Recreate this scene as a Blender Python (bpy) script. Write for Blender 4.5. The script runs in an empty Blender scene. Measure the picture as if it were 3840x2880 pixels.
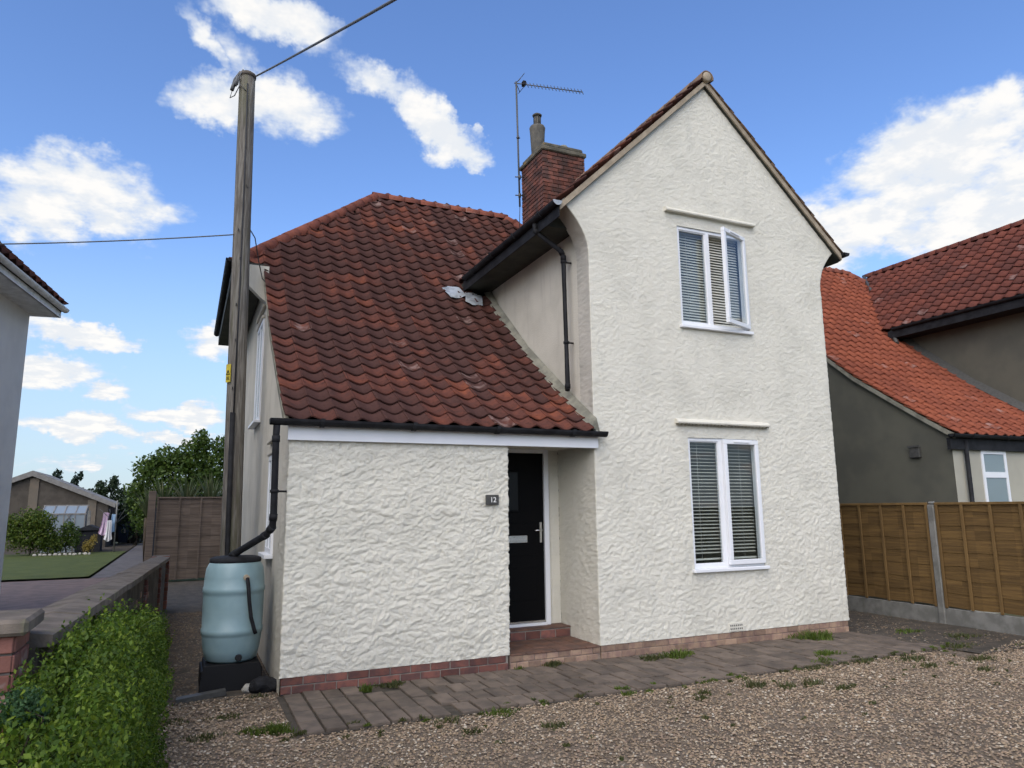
import bpy, bmesh, math, random
import numpy as np
from mathutils import Vector, Matrix

sc = bpy.context.scene
COL = sc.collection
R = math.radians
random.seed(7); RNG = np.random.default_rng(11)

# ------------------------------------------------------------------ camera
cam_d = bpy.data.cameras.new('camera')
cam = bpy.data.objects.new('camera', cam_d); COL.objects.link(cam)
cam_d.sensor_fit = 'HORIZONTAL'; cam_d.sensor_width = 36.0; cam_d.lens = 25.155
cam_d.clip_start = 0.05; cam_d.clip_end = 2000
CAM = Vector((-0.957, -7.858, 1.83))
YAW, PIT, ROL = 0.4243, 0.1707, -0.0111
fw = Vector((math.sin(YAW)*math.cos(PIT), math.cos(YAW)*math.cos(PIT), math.sin(PIT)))
rt = Vector((math.cos(YAW), -math.sin(YAW), 0)); up = rt.cross(fw)
rt, up = math.cos(ROL)*rt + math.sin(ROL)*up, -math.sin(ROL)*rt + math.cos(ROL)*up
M = Matrix((rt, up, -fw)).transposed().to_4x4(); M.translation = CAM
cam.matrix_world = M
sc.camera = cam

# ------------------------------------------------------------------ light, sky, exposure
SUN_TO = Vector((-0.58, -0.64, 0.72)).normalized()      # direction towards the (veiled) sun
SKY_STRENGTH, SUN_STRENGTH, EXPOSURE = 0.10, 1.5, 1.05
sun_d = bpy.data.lights.new('sun', 'SUN'); sun_d.energy = SUN_STRENGTH; sun_d.angle = R(70); sun_d.color = (1.0, 0.91, 0.77)
sun = bpy.data.objects.new('sun', sun_d); COL.objects.link(sun)
sun.rotation_euler = (-SUN_TO).to_track_quat('-Z', 'Y').to_euler()
vs = sc.view_settings
vs.view_transform = 'Standard'; vs.look = 'None'; vs.gamma = 1.0; vs.exposure = EXPOSURE; vs.use_curve_mapping = False

world = bpy.data.worlds.new('World'); sc.world = world; world.use_nodes = True
class NT:
    """small helper for building node trees"""
    def __init__(s, nt): s.nt = nt; s.n = nt.nodes; s.l = nt.links
    def new(s, t, **kw):
        n = s.n.new(t)
        for k, v in kw.items(): setattr(n, k, v)
        return n
    def put(s, sock, v):
        if hasattr(v, 'is_output'): s.l.new(v, sock)
        else: sock.default_value = v
    def math(s, op, a, b=0.0, clamp=False):
        n = s.new('ShaderNodeMath', operation=op, use_clamp=clamp); s.put(n.inputs[0], a); s.put(n.inputs[1], b); return n.outputs[0]
    def vmath(s, op, a, b=None, out=0):
        n = s.new('ShaderNodeVectorMath', operation=op); s.put(n.inputs[0], a)
        if b is not None:
            if op == 'SCALE': s.put(n.inputs['Scale'], b)
            else: s.put(n.inputs[1], b)
        return n.outputs['Value'] if op in ('DOT_PRODUCT', 'LENGTH') else n.outputs[0]
    def noise(s, vec, scale, detail=4, rough=0.55, dist=0.0):
        n = s.new('ShaderNodeTexNoise'); s.put(n.inputs['Vector'], vec)
        n.inputs['Scale'].default_value = scale; n.inputs['Detail'].default_value = detail
        n.inputs['Roughness'].default_value = rough; n.inputs['Distortion'].default_value = dist
        return n.outputs['Fac']
    def ramp(s, fac, stops, interp='LINEAR'):
        n = s.new('ShaderNodeValToRGB'); cr = n.color_ramp; cr.interpolation = interp
        while len(cr.elements) < len(stops): cr.elements.new(0.5)
        for e, (p, c) in zip(cr.elements, stops):
            e.position = p; e.color = (c, c, c, 1) if isinstance(c, (int, float)) else (*c, 1)
        s.put(n.inputs[0], fac); return n.outputs['Color']
    def mix(s, fac, a, b, mode='MIX'):
        n = s.new('ShaderNodeMix', data_type='RGBA', blend_type=mode)
        s.put(n.inputs['Factor'], fac)
        for k, v in (('A', a), ('B', b)):
            sock = [i for i in n.inputs if i.name == k and i.type == 'RGBA'][0]
            s.put(sock, v if hasattr(v, 'is_output') else (*v, 1))
        return [o for o in n.outputs if o.type == 'RGBA'][0]
    def mapr(s, v, a, b, c, d):
        n = s.new('ShaderNodeMapRange', clamp=True); n.interpolation_type = 'SMOOTHSTEP'
        s.put(n.inputs[0], v)
        for i, q in enumerate((a, b, c, d)): n.inputs[i+1].default_value = q
        return n.outputs[0]

w = NT(world.node_tree); w.n.clear()
sky = w.new('ShaderNodeTexSky', sky_type='NISHITA', sun_disc=False)
sky.sun_elevation = math.asin(SUN_TO.z); sky.sun_rotation = math.atan2(SUN_TO.x, SUN_TO.y)
sky.altitude = 0; sky.air_density = 1.0; sky.dust_density = 0.3; sky.ozone_density = 1.0
dirv = w.vmath('NORMALIZE', w.new('ShaderNodeTexCoord').outputs['Generated'])
# cumulus: soft blobs in given compass directions, broken up by noise in the cloud layer's own plane
sep = w.new('ShaderNodeSeparateXYZ'); w.l.new(dirv, sep.inputs[0])
zz = w.math('MAXIMUM', sep.outputs['Z'], 0.0)
den = w.math('ADD', zz, 0.16)
comb = w.new('ShaderNodeCombineXYZ'); w.l.new(w.math('DIVIDE', sep.outputs['X'], den), comb.inputs[0]); w.l.new(w.math('DIVIDE', sep.outputs['Y'], den), comb.inputs[1])
layer = comb.outputs[0]
fbm = w.noise(layer, 2.6, 6, 0.6)
fbm2 = w.noise(layer, 9.0, 4, 0.6)
nz = w.new('ShaderNodeTexNoise'); w.l.new(dirv, nz.inputs['Vector']); nz.inputs['Scale'].default_value = 13; nz.inputs['Detail'].default_value = 5; nz.inputs['Roughness'].default_value = .66
dirw = w.vmath('ADD', dirv, w.vmath('SCALE', w.vmath('SUBTRACT', nz.outputs['Color'], (.5, .5, .5)), .085))
# (direction, half-width, half-height, tilt in degrees, weight)
CLOUDS = [((-.165, .918, .361), .105, .042, 8, 1.25), ((-.126, .925, .350), .085, .028, -12, 1.0),
          ((.045, .815, .580), .085, .026, -10, 1.1), ((-.012, .837, .548), .055, .014, -52, .8), ((.03, .846, .53), .05, .02, -50, .6),
          ((.030, .866, .499), .066, .026, 12, 1.15), ((.093, .862, .492), .055, .035, -15, 1.05),
          ((.200, .823, .531), .052, .026, -20, 1.15), ((.262, .829, .494), .065, .023, -38, 1.2), ((.300, .83, .468), .045, .022, -20, 1.0),
          ((.775, .504, .380), .100, .060, 5, 1.35), ((.750, .567, .335), .085, .045, 0, 1.2), ((.830, .460, .333), .12, .06, 0, 1.25),
          ((.80, .43, .43), .035, .02, -30, .8), ((.71, .60, .30), .06, .03, 0, 1.0),
          ((-.1355, .968, .209), .050, .015, -5, 1.3), ((-.150, .973, .167), .052, .020, 0, 1.25), ((-.012, .992, .125), .044, .015, 4, 1.3),
          ((-.115, .989, .098), .055, .013, -4, 1.3), ((-.09, .986, .141), .026, .013, 0, 1.1), ((-.02, .99, .095), .06, .009, 0, 1.1),
          ((.023, .977, .212), .032, .020, 0, 1.1), ((-.048, .997, .064), .08, .008, 0, .62), ((-.131, .99, .055), .07, .008, 0, .62),
          ((-.048, .945, .324), .025, .010, 0, .55), ((.03, .95, .30), .03, .012, 30, .5)]
acc = None
for d, sw, sh, tilt, wt in CLOUDS:
    d = Vector(d).normalized()
    a = Vector((d.y, -d.x, 0)).normalized(); b = a.cross(d).normalized()
    if b.z < 0: b = -b
    t = R(tilt); a2 = math.cos(t)*a + math.sin(t)*b; b2 = -math.sin(t)*a + math.cos(t)*b
    mp = w.new('ShaderNodeMapping', vector_type='TEXTURE'); w.l.new(dirw, mp.inputs['Vector'])
    mp.inputs['Location'].default_value = d; mp.inputs['Rotation'].default_value = Matrix((a2, b2, a2.cross(b2))).transposed().to_euler()
    mp.inputs['Scale'].default_value = (sw, sh, .5)
    g = w.mapr(w.vmath('LENGTH', mp.outputs[0]), 0.0, 2.1, wt, 0.0)
    acc = g if acc is None else w.math('MAXIMUM', acc, g)
# the same broken cumulus all round the rest of the sky
rest = w.mapr(w.vmath('DOT_PRODUCT', dirv, tuple(fw)), 0.60, 0.80, 1.0, 0.0)
gen = w.math('MULTIPLY', w.mapr(w.noise(layer, 1.1, 3, 0.5), 0.46, 0.62, 0.0, 1.1), rest)
acc = w.math('MAXIMUM', acc, gen)
dens = w.math('ADD', acc, w.math('MULTIPLY', w.math('SUBTRACT', fbm, 0.5), 2.4))
dens = w.math('ADD', dens, w.math('MULTIPLY', w.math('SUBTRACT', fbm2, 0.5), 1.1))
dens = w.math('MULTIPLY', dens, w.mapr(acc, 0.02, 0.35, 0.0, 1.0))
alpha = w.mapr(dens, 0.32, 0.92, 0.0, 0.98)
core = w.mapr(dens, 0.4, 1.1, 0.0, 1.0)
ctint = w.mix(core, (0.74, 0.83, 0.95), w.mix(w.mapr(fbm2, .42, .60, 0, 1), (.87, .90, .94), (1.05, 1.03, 1.0)))
hazec = w.mapr(sep.outputs['Z'], 0.0, 0.38, 0.85, 0.05)
hs = w.new('ShaderNodeHueSaturation'); hs.inputs['Saturation'].default_value = 1.24; hs.inputs['Value'].default_value = 1.14; hs.inputs['Hue'].default_value = 0.512; w.l.new(sky.outputs[0], hs.inputs['Color'])
bgs = w.new('ShaderNodeBackground'); w.l.new(hs.outputs[0], bgs.inputs[0]); bgs.inputs[1].default_value = SKY_STRENGTH
bgc = w.new('ShaderNodeBackground'); w.l.new(ctint, bgc.inputs[0]); bgc.inputs[1].default_value = 0.47
bgh = w.new('ShaderNodeBackground'); bgh.inputs[0].default_value = (.56, .74, .98, 1); bgh.inputs[1].default_value = 0.38   # pale air near the horizon
mh = w.new('ShaderNodeMixShader'); w.l.new(hazec, mh.inputs[0]); w.l.new(bgs.outputs[0], mh.inputs[1]); w.l.new(bgh.outputs[0], mh.inputs[2])
mx = w.new('ShaderNodeMixShader'); w.l.new(alpha, mx.inputs[0]); w.l.new(mh.outputs[0], mx.inputs[1]); w.l.new(bgc.outputs[0], mx.inputs[2])
outw = w.new('ShaderNodeOutputWorld'); w.l.new(mx.outputs[0], outw.inputs[0])
world.cycles.sampling_method = 'MANUAL'; world.cycles.sample_map_resolution = 256
sc.cycles.use_denoising = True
sc.cycles.adaptive_threshold = 0.03
sc.cycles.max_bounces = 4; sc.cycles.diffuse_bounces = 2; sc.cycles.glossy_bounces = 2; sc.cycles.transparent_max_bounces = 12

# ------------------------------------------------------------------ numpy noise (for relief that is real geometry)
_P = RNG.permutation(256); _P = np.concatenate([_P, _P, _P])
_G = RNG.normal(size=(256, 3)); _G /= np.linalg.norm(_G, axis=1)[:, None]
def pnoise(p):
    p = np.asarray(p, float); i = np.floor(p).astype(int); f = p - i; i &= 255
    u = f*f*f*(f*(f*6-15)+10); out = 0
    for dx in (0, 1):
        for dy in (0, 1):
            for dz in (0, 1):
                h = _P[_P[_P[i[..., 0]+dx] + i[..., 1]+dy] + i[..., 2]+dz]
                g = (_G[h]*(f-np.array([dx, dy, dz]))).sum(-1)
                wgt = (u[..., 0] if dx else 1-u[..., 0])*(u[..., 1] if dy else 1-u[..., 1])*(u[..., 2] if dz else 1-u[..., 2])
                out = out + g*wgt
    return out*1.6
def fbm(p, o=4, lac=2.03, gain=0.5):
    p = np.asarray(p, float); a = 1; s = 0
    for k in range(o): s = s + a*pnoise(p + 17.3*k); p = p*lac; a *= gain
    return s

# ------------------------------------------------------------------ materials
MATS = {}
def mat(name, col, rough=0.8, col2=None, nscale=3.0, lo=0.35, hi=0.65, bump=0.0, bscale=40.0, bdist=0.01, spec=0.3, metal=0.0, rnd=0.0, stretch=None, detail=3, extra=None):
    """procedural material: base colour, a second colour in noise patches, per-piece variation, fine relief"""
    m = bpy.data.materials.new(name); m.use_nodes = True; t = NT(m.node_tree)
    b = t.n['Principled BSDF']
    pos = t.new('ShaderNodeNewGeometry').outputs['Position']
    vec = t.vmath('MULTIPLY', pos, stretch) if stretch else pos
    c = None
    if col2 is not None:
        c = t.mix(t.mapr(t.noise(vec, nscale, detail, 0.6), lo, hi, 0, 1), col, col2)
    if rnd:
        g = t.new('ShaderNodeNewGeometry').outputs['Random Per Island']; o = t.new('ShaderNodeObjectInfo').outputs['Random']
        r = t.math('FRACT', t.math('ADD', g, o))
        base = c if c is not None else t.mix(0.0, col, col)
        k = t.math('ADD', t.math('MULTIPLY', r, 2*rnd), 1-rnd)
        n = t.new('ShaderNodeMix', data_type='RGBA', blend_type='MULTIPLY'); n.inputs['Factor'].default_value = 1
        ins = [i for i in n.inputs if i.type == 'RGBA']; t.put(ins[0], base)
        cc = t.new('ShaderNodeCombineColor'); [t.put(cc.inputs[i], k) for i in range(3)]
        t.put(ins[1], cc.outputs[0]); c = [o2 for o2 in n.outputs if o2.type == 'RGBA'][0]
    if extra: c = extra(t, pos, c)
    if c is not None: t.l.new(c, b.inputs['Base Color'])
    else: b.inputs['Base Color'].default_value = (*col, 1)
    b.inputs['Roughness'].default_value = rough; b.inputs['Metallic'].default_value = metal
    b.inputs['Specular IOR Level'].default_value = spec
    if bump:
        n = t.new('ShaderNodeBump'); n.inputs['Strength'].default_value = bump; n.inputs['Distance'].default_value = bdist
        t.put(n.inputs['Height'], t.noise(vec, bscale, 3, 0.6)); t.l.new(n.outputs[0], b.inputs['Normal'])
    MATS[name] = m; return m

def streaks(scale, col, lo, hi, amt):
    """vertical run-off dirt"""
    def f(t, pos, c):
        v = t.vmath('MULTIPLY', pos, (1.0, 1.0, 0.12))
        return t.mix(t.mapr(t.noise(v, scale, 3, 0.6), lo, hi, 0, amt), c, col)
    return f
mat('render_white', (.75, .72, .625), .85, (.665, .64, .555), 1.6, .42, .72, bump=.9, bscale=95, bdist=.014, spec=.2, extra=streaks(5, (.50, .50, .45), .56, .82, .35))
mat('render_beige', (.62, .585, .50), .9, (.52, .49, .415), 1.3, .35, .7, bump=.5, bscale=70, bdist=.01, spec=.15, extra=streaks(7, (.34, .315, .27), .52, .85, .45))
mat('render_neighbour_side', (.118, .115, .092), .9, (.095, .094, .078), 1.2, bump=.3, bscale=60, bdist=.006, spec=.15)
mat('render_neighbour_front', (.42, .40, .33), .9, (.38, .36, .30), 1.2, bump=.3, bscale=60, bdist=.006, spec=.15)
mat('render_grey', (.68, .665, .64), .85, (.62, .605, .585), 1.5, bump=.2, bscale=60, bdist=.005, spec=.2)
mat('cement', (.26, .25, .20), .9, (.16, .155, .125), 5, bump=.5, bscale=40, bdist=.01)
mat('verge_stone', (.40, .33, .245), .9, (.30, .245, .18), 5, bump=.4, bscale=35, bdist=.008)
mat('upvc', (.80, .81, .84), .35, (.76, .775, .80), 2, spec=.5)
mat('white_gutter', (.74, .74, .73), .5, (.58, .58, .56), 6, spec=.4)
mat('black_plastic', (.016, .016, .018), .62, (.026, .027, .03), 6, spec=.1, bump=.05, bscale=20)
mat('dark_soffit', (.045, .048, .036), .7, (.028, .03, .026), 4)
mat('lead', (.42, .45, .48), .45, (.26, .28, .30), 8, metal=.2, bump=.4, bscale=18, bdist=.01, spec=.5)
mat('door_black', (.004, .004, .0045), .5, spec=.08)
mat('steel', (.62, .62, .62), .25, metal=1.0)
mat('slate', (.055, .055, .052), .5, (.075, .073, .068), 20)
mat('lettering', (.82, .82, .80), .5)
mat('brick_red', (.195, .080, .062), .85, (.115, .060, .055), 9, bump=.35, bscale=60, bdist=.006, rnd=.32)
mat('brick_buff', (.33, .225, .155), .88, (.235, .15, .12), 9, bump=.4, bscale=50, bdist=.008, rnd=.25)
mat('brick_chimney', (.165, .060, .042), .88, (.075, .042, .036), 5, bump=.4, bscale=50, bdist=.008, rnd=.38)
mat('brick_wall', (.19, .085, .068), .9, (.30, .27, .25), 7, .55, .72, bump=.4, bscale=50, bdist=.008, rnd=.3)
mat('mortar', (.27, .24, .205), .95, (.19, .17, .15), 8, bump=.4, bscale=80, bdist=.006)
mat('mortar_dark', (.20, .18, .16), .95, (.12, .11, .10), 8, bump=.4, bscale=80, bdist=.006)
mat('step_tile', (.165, .088, .062), .75, (.10, .062, .05), 6, bump=.25, bscale=40, bdist=.005)
mat('stone_cap', (.145, .13, .10), .95, (.085, .08, .062), 7, bump=.5, bscale=30, bdist=.012, extra=lambda t, p, c: t.mix(t.mapr(t.noise(p, 9, 3), .62, .70, 0, .8), c, (.30, .17, .03)))
mat('coping', (.19, .158, .13), .92, (.115, .098, .082), 5, bump=.5, bscale=45, bdist=.01, extra=lambda t, p, c: t.mix(t.mapr(t.noise(p, 6, 4), .58, .72, 0, .6), c, (.13, .145, .07)))
mat('wall_render_old', (.125, .105, .082), .95, (.062, .054, .044), 4, bump=.6, bscale=35, bdist=.012)
mat('clay_pot', (.135, .125, .105), .85, (.09, .085, .075), 6, bump=.2, bscale=30)
mat('pole_wood', (.225, .21, .185), .9, (.12, .108, .093), 7, .35, .6, bump=.5, bscale=30, bdist=.01, stretch=(6, 6, .35), extra=lambda t, p, c: t.mix(t.mapr(t.noise(t.vmath('MULTIPLY', p, (3, 3, .25)), 2.2, 4), .52, .66, 0, .6), c, (.105, .105, .06)))
mat('cable', (.035, .036, .04), .6)
mat('pale_cable', (.12, .125, .13), .6)
mat('sign_yellow', (.62, .50, .05), .5, (.55, .44, .06), 9)
mat('sign_black', (.02, .02, .02), .5)
mat('butt_green', (.25, .36, .385), .42, (.21, .315, .34), 3, spec=.5, bump=.08, bscale=12)
mat('paver', (.158, .124, .098), .92, (.105, .085, .070), 5, bump=.35, bscale=60, bdist=.006, rnd=.2)
mat('soil', (.085, .07, .055), .97, (.055, .048, .038), 5, bump=.6, bscale=30, bdist=.02)
mat('gravel_bed', (.21, .165, .12), .97, (.13, .10, .075), 14, bump=.8, bscale=90, bdist=.02)
mat('ground_far', (.06, .075, .03), .97, (.09, .085, .05), 2)
mat('lawn_green', (.082, .102, .026), .95, (.060, .080, .021), 1.6, bump=.7, bscale=120, bdist=.02)
mat('drive_pink', (.17, .122, .112), .92, (.115, .09, .085), 3, bump=.3, bscale=90, bdist=.005)
mat('path_grey', (.125, .118, .122), .92, (.09, .085, .088), 3, bump=.3, bscale=90, bdist=.005)
mat('fence_tan', (.165, .098, .034), .85, (.112, .066, .025), 5, .3, .65, bump=.35, bscale=30, bdist=.006, stretch=(1, .35, 7), rnd=.18)
mat('fence_brown', (.140, .108, .086), .9, (.098, .076, .062), 4, bump=.35, bscale=30, bdist=.006, stretch=(.35, 1, 7), rnd=.15)
mat('fence_dark', (.028, .030, .036), .9, (.02, .021, .025), 4, rnd=.2)
mat('concrete', (.215, .21, .195), .92, (.145, .142, .13), 5, bump=.3, bscale=50, bdist=.006, extra=streaks(8, (.13, .135, .11), .5, .75, .5))
mat('brown_brick', (.088, .076, .062), .95, (.068, .058, .048), 3, bump=.3, bscale=60)
mat('buff_brick', (.14, .12, .095), .95, (.16, .13, .10), 3, bump=.3, bscale=60)
mat('barge', (.22, .21, .195), .8, (.17, .16, .15), 4)
mat('bark', (.09, .07, .05), .95, (.05, .04, .03), 8, bump=.6, bscale=25, bdist=.02, stretch=(3, 3, .6))
mat('stone_white', (.45, .43, .38), .9, (.28, .27, .24), 9, bump=.3, bscale=40)
mat('laundry_pink', (.62, .48, .60), .85, (.52, .38, .52), 6); mat('laundry_blue', (.22, .36, .55), .85, (.30, .42, .58), 6); mat('laundry_white', (.68, .68, .70), .85)
mat('bin_black', (.014, .014, .018), .5); mat('bin_blue', (.02, .035, .07), .5)
mat('interior', (.09, .08, .07), .9); mat('blind', (.76, .73, .64), .6, (.68, .65, .57), 5); mat('curtain', (.35, .32, .27), .9, (.22, .2, .17), 4, stretch=(6, 6, .4))
mat('aluminium', (.09, .095, .10), .5, metal=.3)

def leafmat(name, c1, c2, c3, trans=.35):
    m = bpy.data.materials.new(name); m.use_nodes = True; t = NT(m.node_tree); b = t.n['Principled BSDF']
    g = t.new('ShaderNodeNewGeometry'); r = g.outputs['Random Per Island']
    c = t.ramp(r, [(0.0, c1), (.55, c2), (1.0, c3)])
    c = t.mix(t.mapr(t.noise(g.outputs['Position'], 3.0, 3), .35, .65, 0, .55), c, c1)
    t.l.new(c, b.inputs['Base Color']); b.inputs['Roughness'].default_value = .55; b.inputs['Specular IOR Level'].default_value = .3
    tr = t.new('ShaderNodeBsdfTranslucent'); t.l.new(c, tr.inputs[0])
    mxs = t.new('ShaderNodeMixShader'); mxs.inputs[0].default_value = trans
    t.l.new(b.outputs[0], mxs.inputs[1]); t.l.new(tr.outputs[0], mxs.inputs[2]); t.l.new(mxs.outputs[0], t.n['Material Output'].inputs[0])
    MATS[name] = m
leafmat('leaf_hedge', (.040, .080, .009), (.10, .175, .015), (.22, .29, .03))
leafmat('leaf_bluegreen', (.03, .075, .030), (.055, .12, .045), (.09, .17, .06))
leafmat('leaf_tree', (.034, .066, .010), (.068, .118, .018), (.125, .175, .03))
leafmat('leaf_dark', (.014, .028, .012), (.026, .048, .018), (.045, .07, .025))
leafmat('leaf_conifer', (.016, .032, .022), (.028, .05, .032), (.05, .075, .045))
leafmat('leaf_shrub', (.042, .078, .010), (.085, .135, .018), (.18, .21, .03))
leafmat('leaf_yellow', (.22, .17, .04), (.34, .26, .06), (.42, .34, .12))
leafmat('leaf_strap', (.06, .085, .035), (.10, .125, .055), (.22, .21, .10))
leafmat('weed_green', (.06, .095, .014), (.10, .155, .022), (.17, .20, .04))
leafmat('weed_dark', (.06, .07, .026), (.085, .105, .034), (.17, .145, .065))
leafmat('grass_blade', (.03, .055, .010), (.05, .08, .016), (.075, .10, .025))

def glassmat(name, tint, ior):
    m = bpy.data.materials.new(name); m.use_nodes = True; t = NT(m.node_tree); t.n.remove(t.n['Principled BSDF'])
    tr = t.new('ShaderNodeBsdfTransparent'); tr.inputs[0].default_value = (*tint, 1)
    gl = t.new('ShaderNodeBsdfGlossy'); gl.inputs['Roughness'].default_value = 0.015
    gg = t.new('ShaderNodeNewGeometry'); cs = t.math('ABSOLUTE', t.vmath('DOT_PRODUCT', gg.outputs['Normal'], gg.outputs['Incoming']))
    f0 = ((ior-1)/(ior+1))**2
    fr = t.math('ADD', t.math('MULTIPLY', t.math('POWER', t.math('SUBTRACT', 1.0, cs), 5.0), 1-f0), f0)
    mxs = t.new('ShaderNodeMixShader'); t.l.new(fr, mxs.inputs[0]); t.l.new(tr.outputs[0], mxs.inputs[1]); t.l.new(gl.outputs[0], mxs.inputs[2])
    t.l.new(mxs.outputs[0], t.n['Material Output'].inputs[0]); MATS[name] = m
glassmat('glass', (.80, .85, .86), 1.95)
def frosted(name, col):
    mat(name, col, .18, spec=.6)
frosted('glass_obscured', (.20, .26, .28)); frosted('glass_greenhouse', (.22, .26, .29)); mat('glass_door', (.012, .013, .015), .2, spec=.15)

def tilemat(name, dark, mid, hot, bias, seed):
    """clay pantile: each tile its own burn, lichen patches, the odd lime bloom"""
    m = bpy.data.materials.new(name); m.use_nodes = True; t = NT(m.node_tree); b = t.n['Principled BSDF']
    g = t.new('ShaderNodeNewGeometry'); pos = g.outputs['Position']
    r = t.math('FRACT', t.math('ADD', g.outputs['Random Per Island'], t.new('ShaderNodeObjectInfo').outputs['Random']))
    big = t.noise(t.vmath('ADD', pos, (seed, 0, 0)), 0.75, 3, .5)
    tone = t.math('ADD', t.math('ADD', t.math('MULTIPLY', r, .44), t.math('MULTIPLY', big, 1.05)), bias)
    tone = t.math('ADD', tone, t.math('MULTIPLY', t.math('SUBTRACT', t.noise(pos, 9, 4), .5), .55))
    c = t.ramp(tone, [(.0, dark), (.45, dark), (.72, mid), (1.0, hot)])
    c = t.mix(t.mapr(t.noise(pos, 22, 3, .65), .52, .72, 0, .55), c, tuple(v*.45 for v in dark))
    bloom = t.math('MULTIPLY', t.math('GREATER_THAN', t.math('FRACT', t.math('MULTIPLY', r, 7.31)), .955), t.mapr(t.noise(pos, 7, 2), .42, .7, 0, .55))
    c = t.mix(bloom, c, (.34, .24, .215))
    t.l.new(c, b.inputs['Base Color']); b.inputs['Roughness'].default_value = .9; b.inputs['Specular IOR Level'].default_value = .1
    n = t.new('ShaderNodeBump'); n.inputs['Strength'].default_value = .35; n.inputs['Distance'].default_value = .008
    t.put(n.inputs['Height'], t.noise(pos, 60, 2, .65)); t.l.new(n.outputs[0], b.inputs['Normal'])
    MATS[name] = m
tilemat('tile_old', (.076, .038, .033), (.128, .049, .037), (.25, .078, .042), -.25, 3.0)
tilemat('tile_ridge', (.13, .053, .041), (.185, .066, .048), (.24, .085, .058), .1, 9.0)
tilemat('tile_orange', (.215, .068, .043), (.25, .077, .046), (.285, .088, .05), .0, 20.0)
tilemat('tile_verge', (.16, .11, .082), (.21, .145, .105), (.25, .17, .12), .0, 5.0)
tilemat('tile_red', (.105, .042, .034), (.14, .049, .037), (.175, .058, .041), -.02, 31.0)

def pebblemat(name, k):
    m = bpy.data.materials.new(name); m.use_nodes = True; t = NT(m.node_tree); b = t.n['Principled BSDF']
    g = t.new('ShaderNodeNewGeometry')
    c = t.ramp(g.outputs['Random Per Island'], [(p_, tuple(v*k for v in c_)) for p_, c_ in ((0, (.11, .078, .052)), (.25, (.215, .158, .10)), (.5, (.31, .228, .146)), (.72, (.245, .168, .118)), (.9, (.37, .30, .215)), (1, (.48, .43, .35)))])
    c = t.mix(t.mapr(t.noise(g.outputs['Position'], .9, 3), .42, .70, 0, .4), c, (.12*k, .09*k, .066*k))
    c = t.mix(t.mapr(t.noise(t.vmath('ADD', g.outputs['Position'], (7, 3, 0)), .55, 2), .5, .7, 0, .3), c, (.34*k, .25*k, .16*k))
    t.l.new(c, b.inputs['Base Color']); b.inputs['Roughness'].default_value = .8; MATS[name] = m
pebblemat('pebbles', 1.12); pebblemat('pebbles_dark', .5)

# ------------------------------------------------------------------ mesh and object helpers
def link(name, me, parent=None, m=None, kind=None, label=None, cat=None, group=None):
    o = bpy.data.objects.new(name, me); COL.objects.link(o)
    if parent is not None: o.parent = parent
    if m and me is not None and not me.materials: me.materials.append(MATS[m])
    tag(o, label, cat, group, kind); return o
def tag(o, label=None, cat=None, group=None, kind=None):
    if label: o['label'] = label
    if cat: o['category'] = cat
    if group: o['group'] = group
    if kind: o['kind'] = kind
    return o
def thing(name, label, cat, loc=(0, 0, 0), rz=0.0, group=None):
    o = bpy.data.objects.new(name, None); COL.objects.link(o); o.location = loc; o.rotation_euler = (0, 0, rz)
    o.empty_display_size = .2
    return tag(o, label, cat, group)
def mesh_np(name, V, F, smooth=False):
    """V (n,3), F (m,k) arrays, all faces with k corners"""
    V = np.asarray(V, np.float32); F = np.asarray(F, np.int32); me = bpy.data.meshes.new(name)
    me.vertices.add(len(V)); me.vertices.foreach_set('co', V.ravel())
    k = F.shape[1]; me.loops.add(F.size); me.loops.foreach_set('vertex_index', F.ravel())
    me.polygons.add(len(F)); me.polygons.foreach_set('loop_start', np.arange(0, F.size, k, dtype=np.int32))
    try: me.polygons.foreach_set('loop_total', np.full(len(F), k, np.int32))
    except Exception: pass
    me.update(calc_edges=True); me.validate()
    if smooth: me.polygons.foreach_set('use_smooth', np.ones(len(F), bool))
    return me
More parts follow.
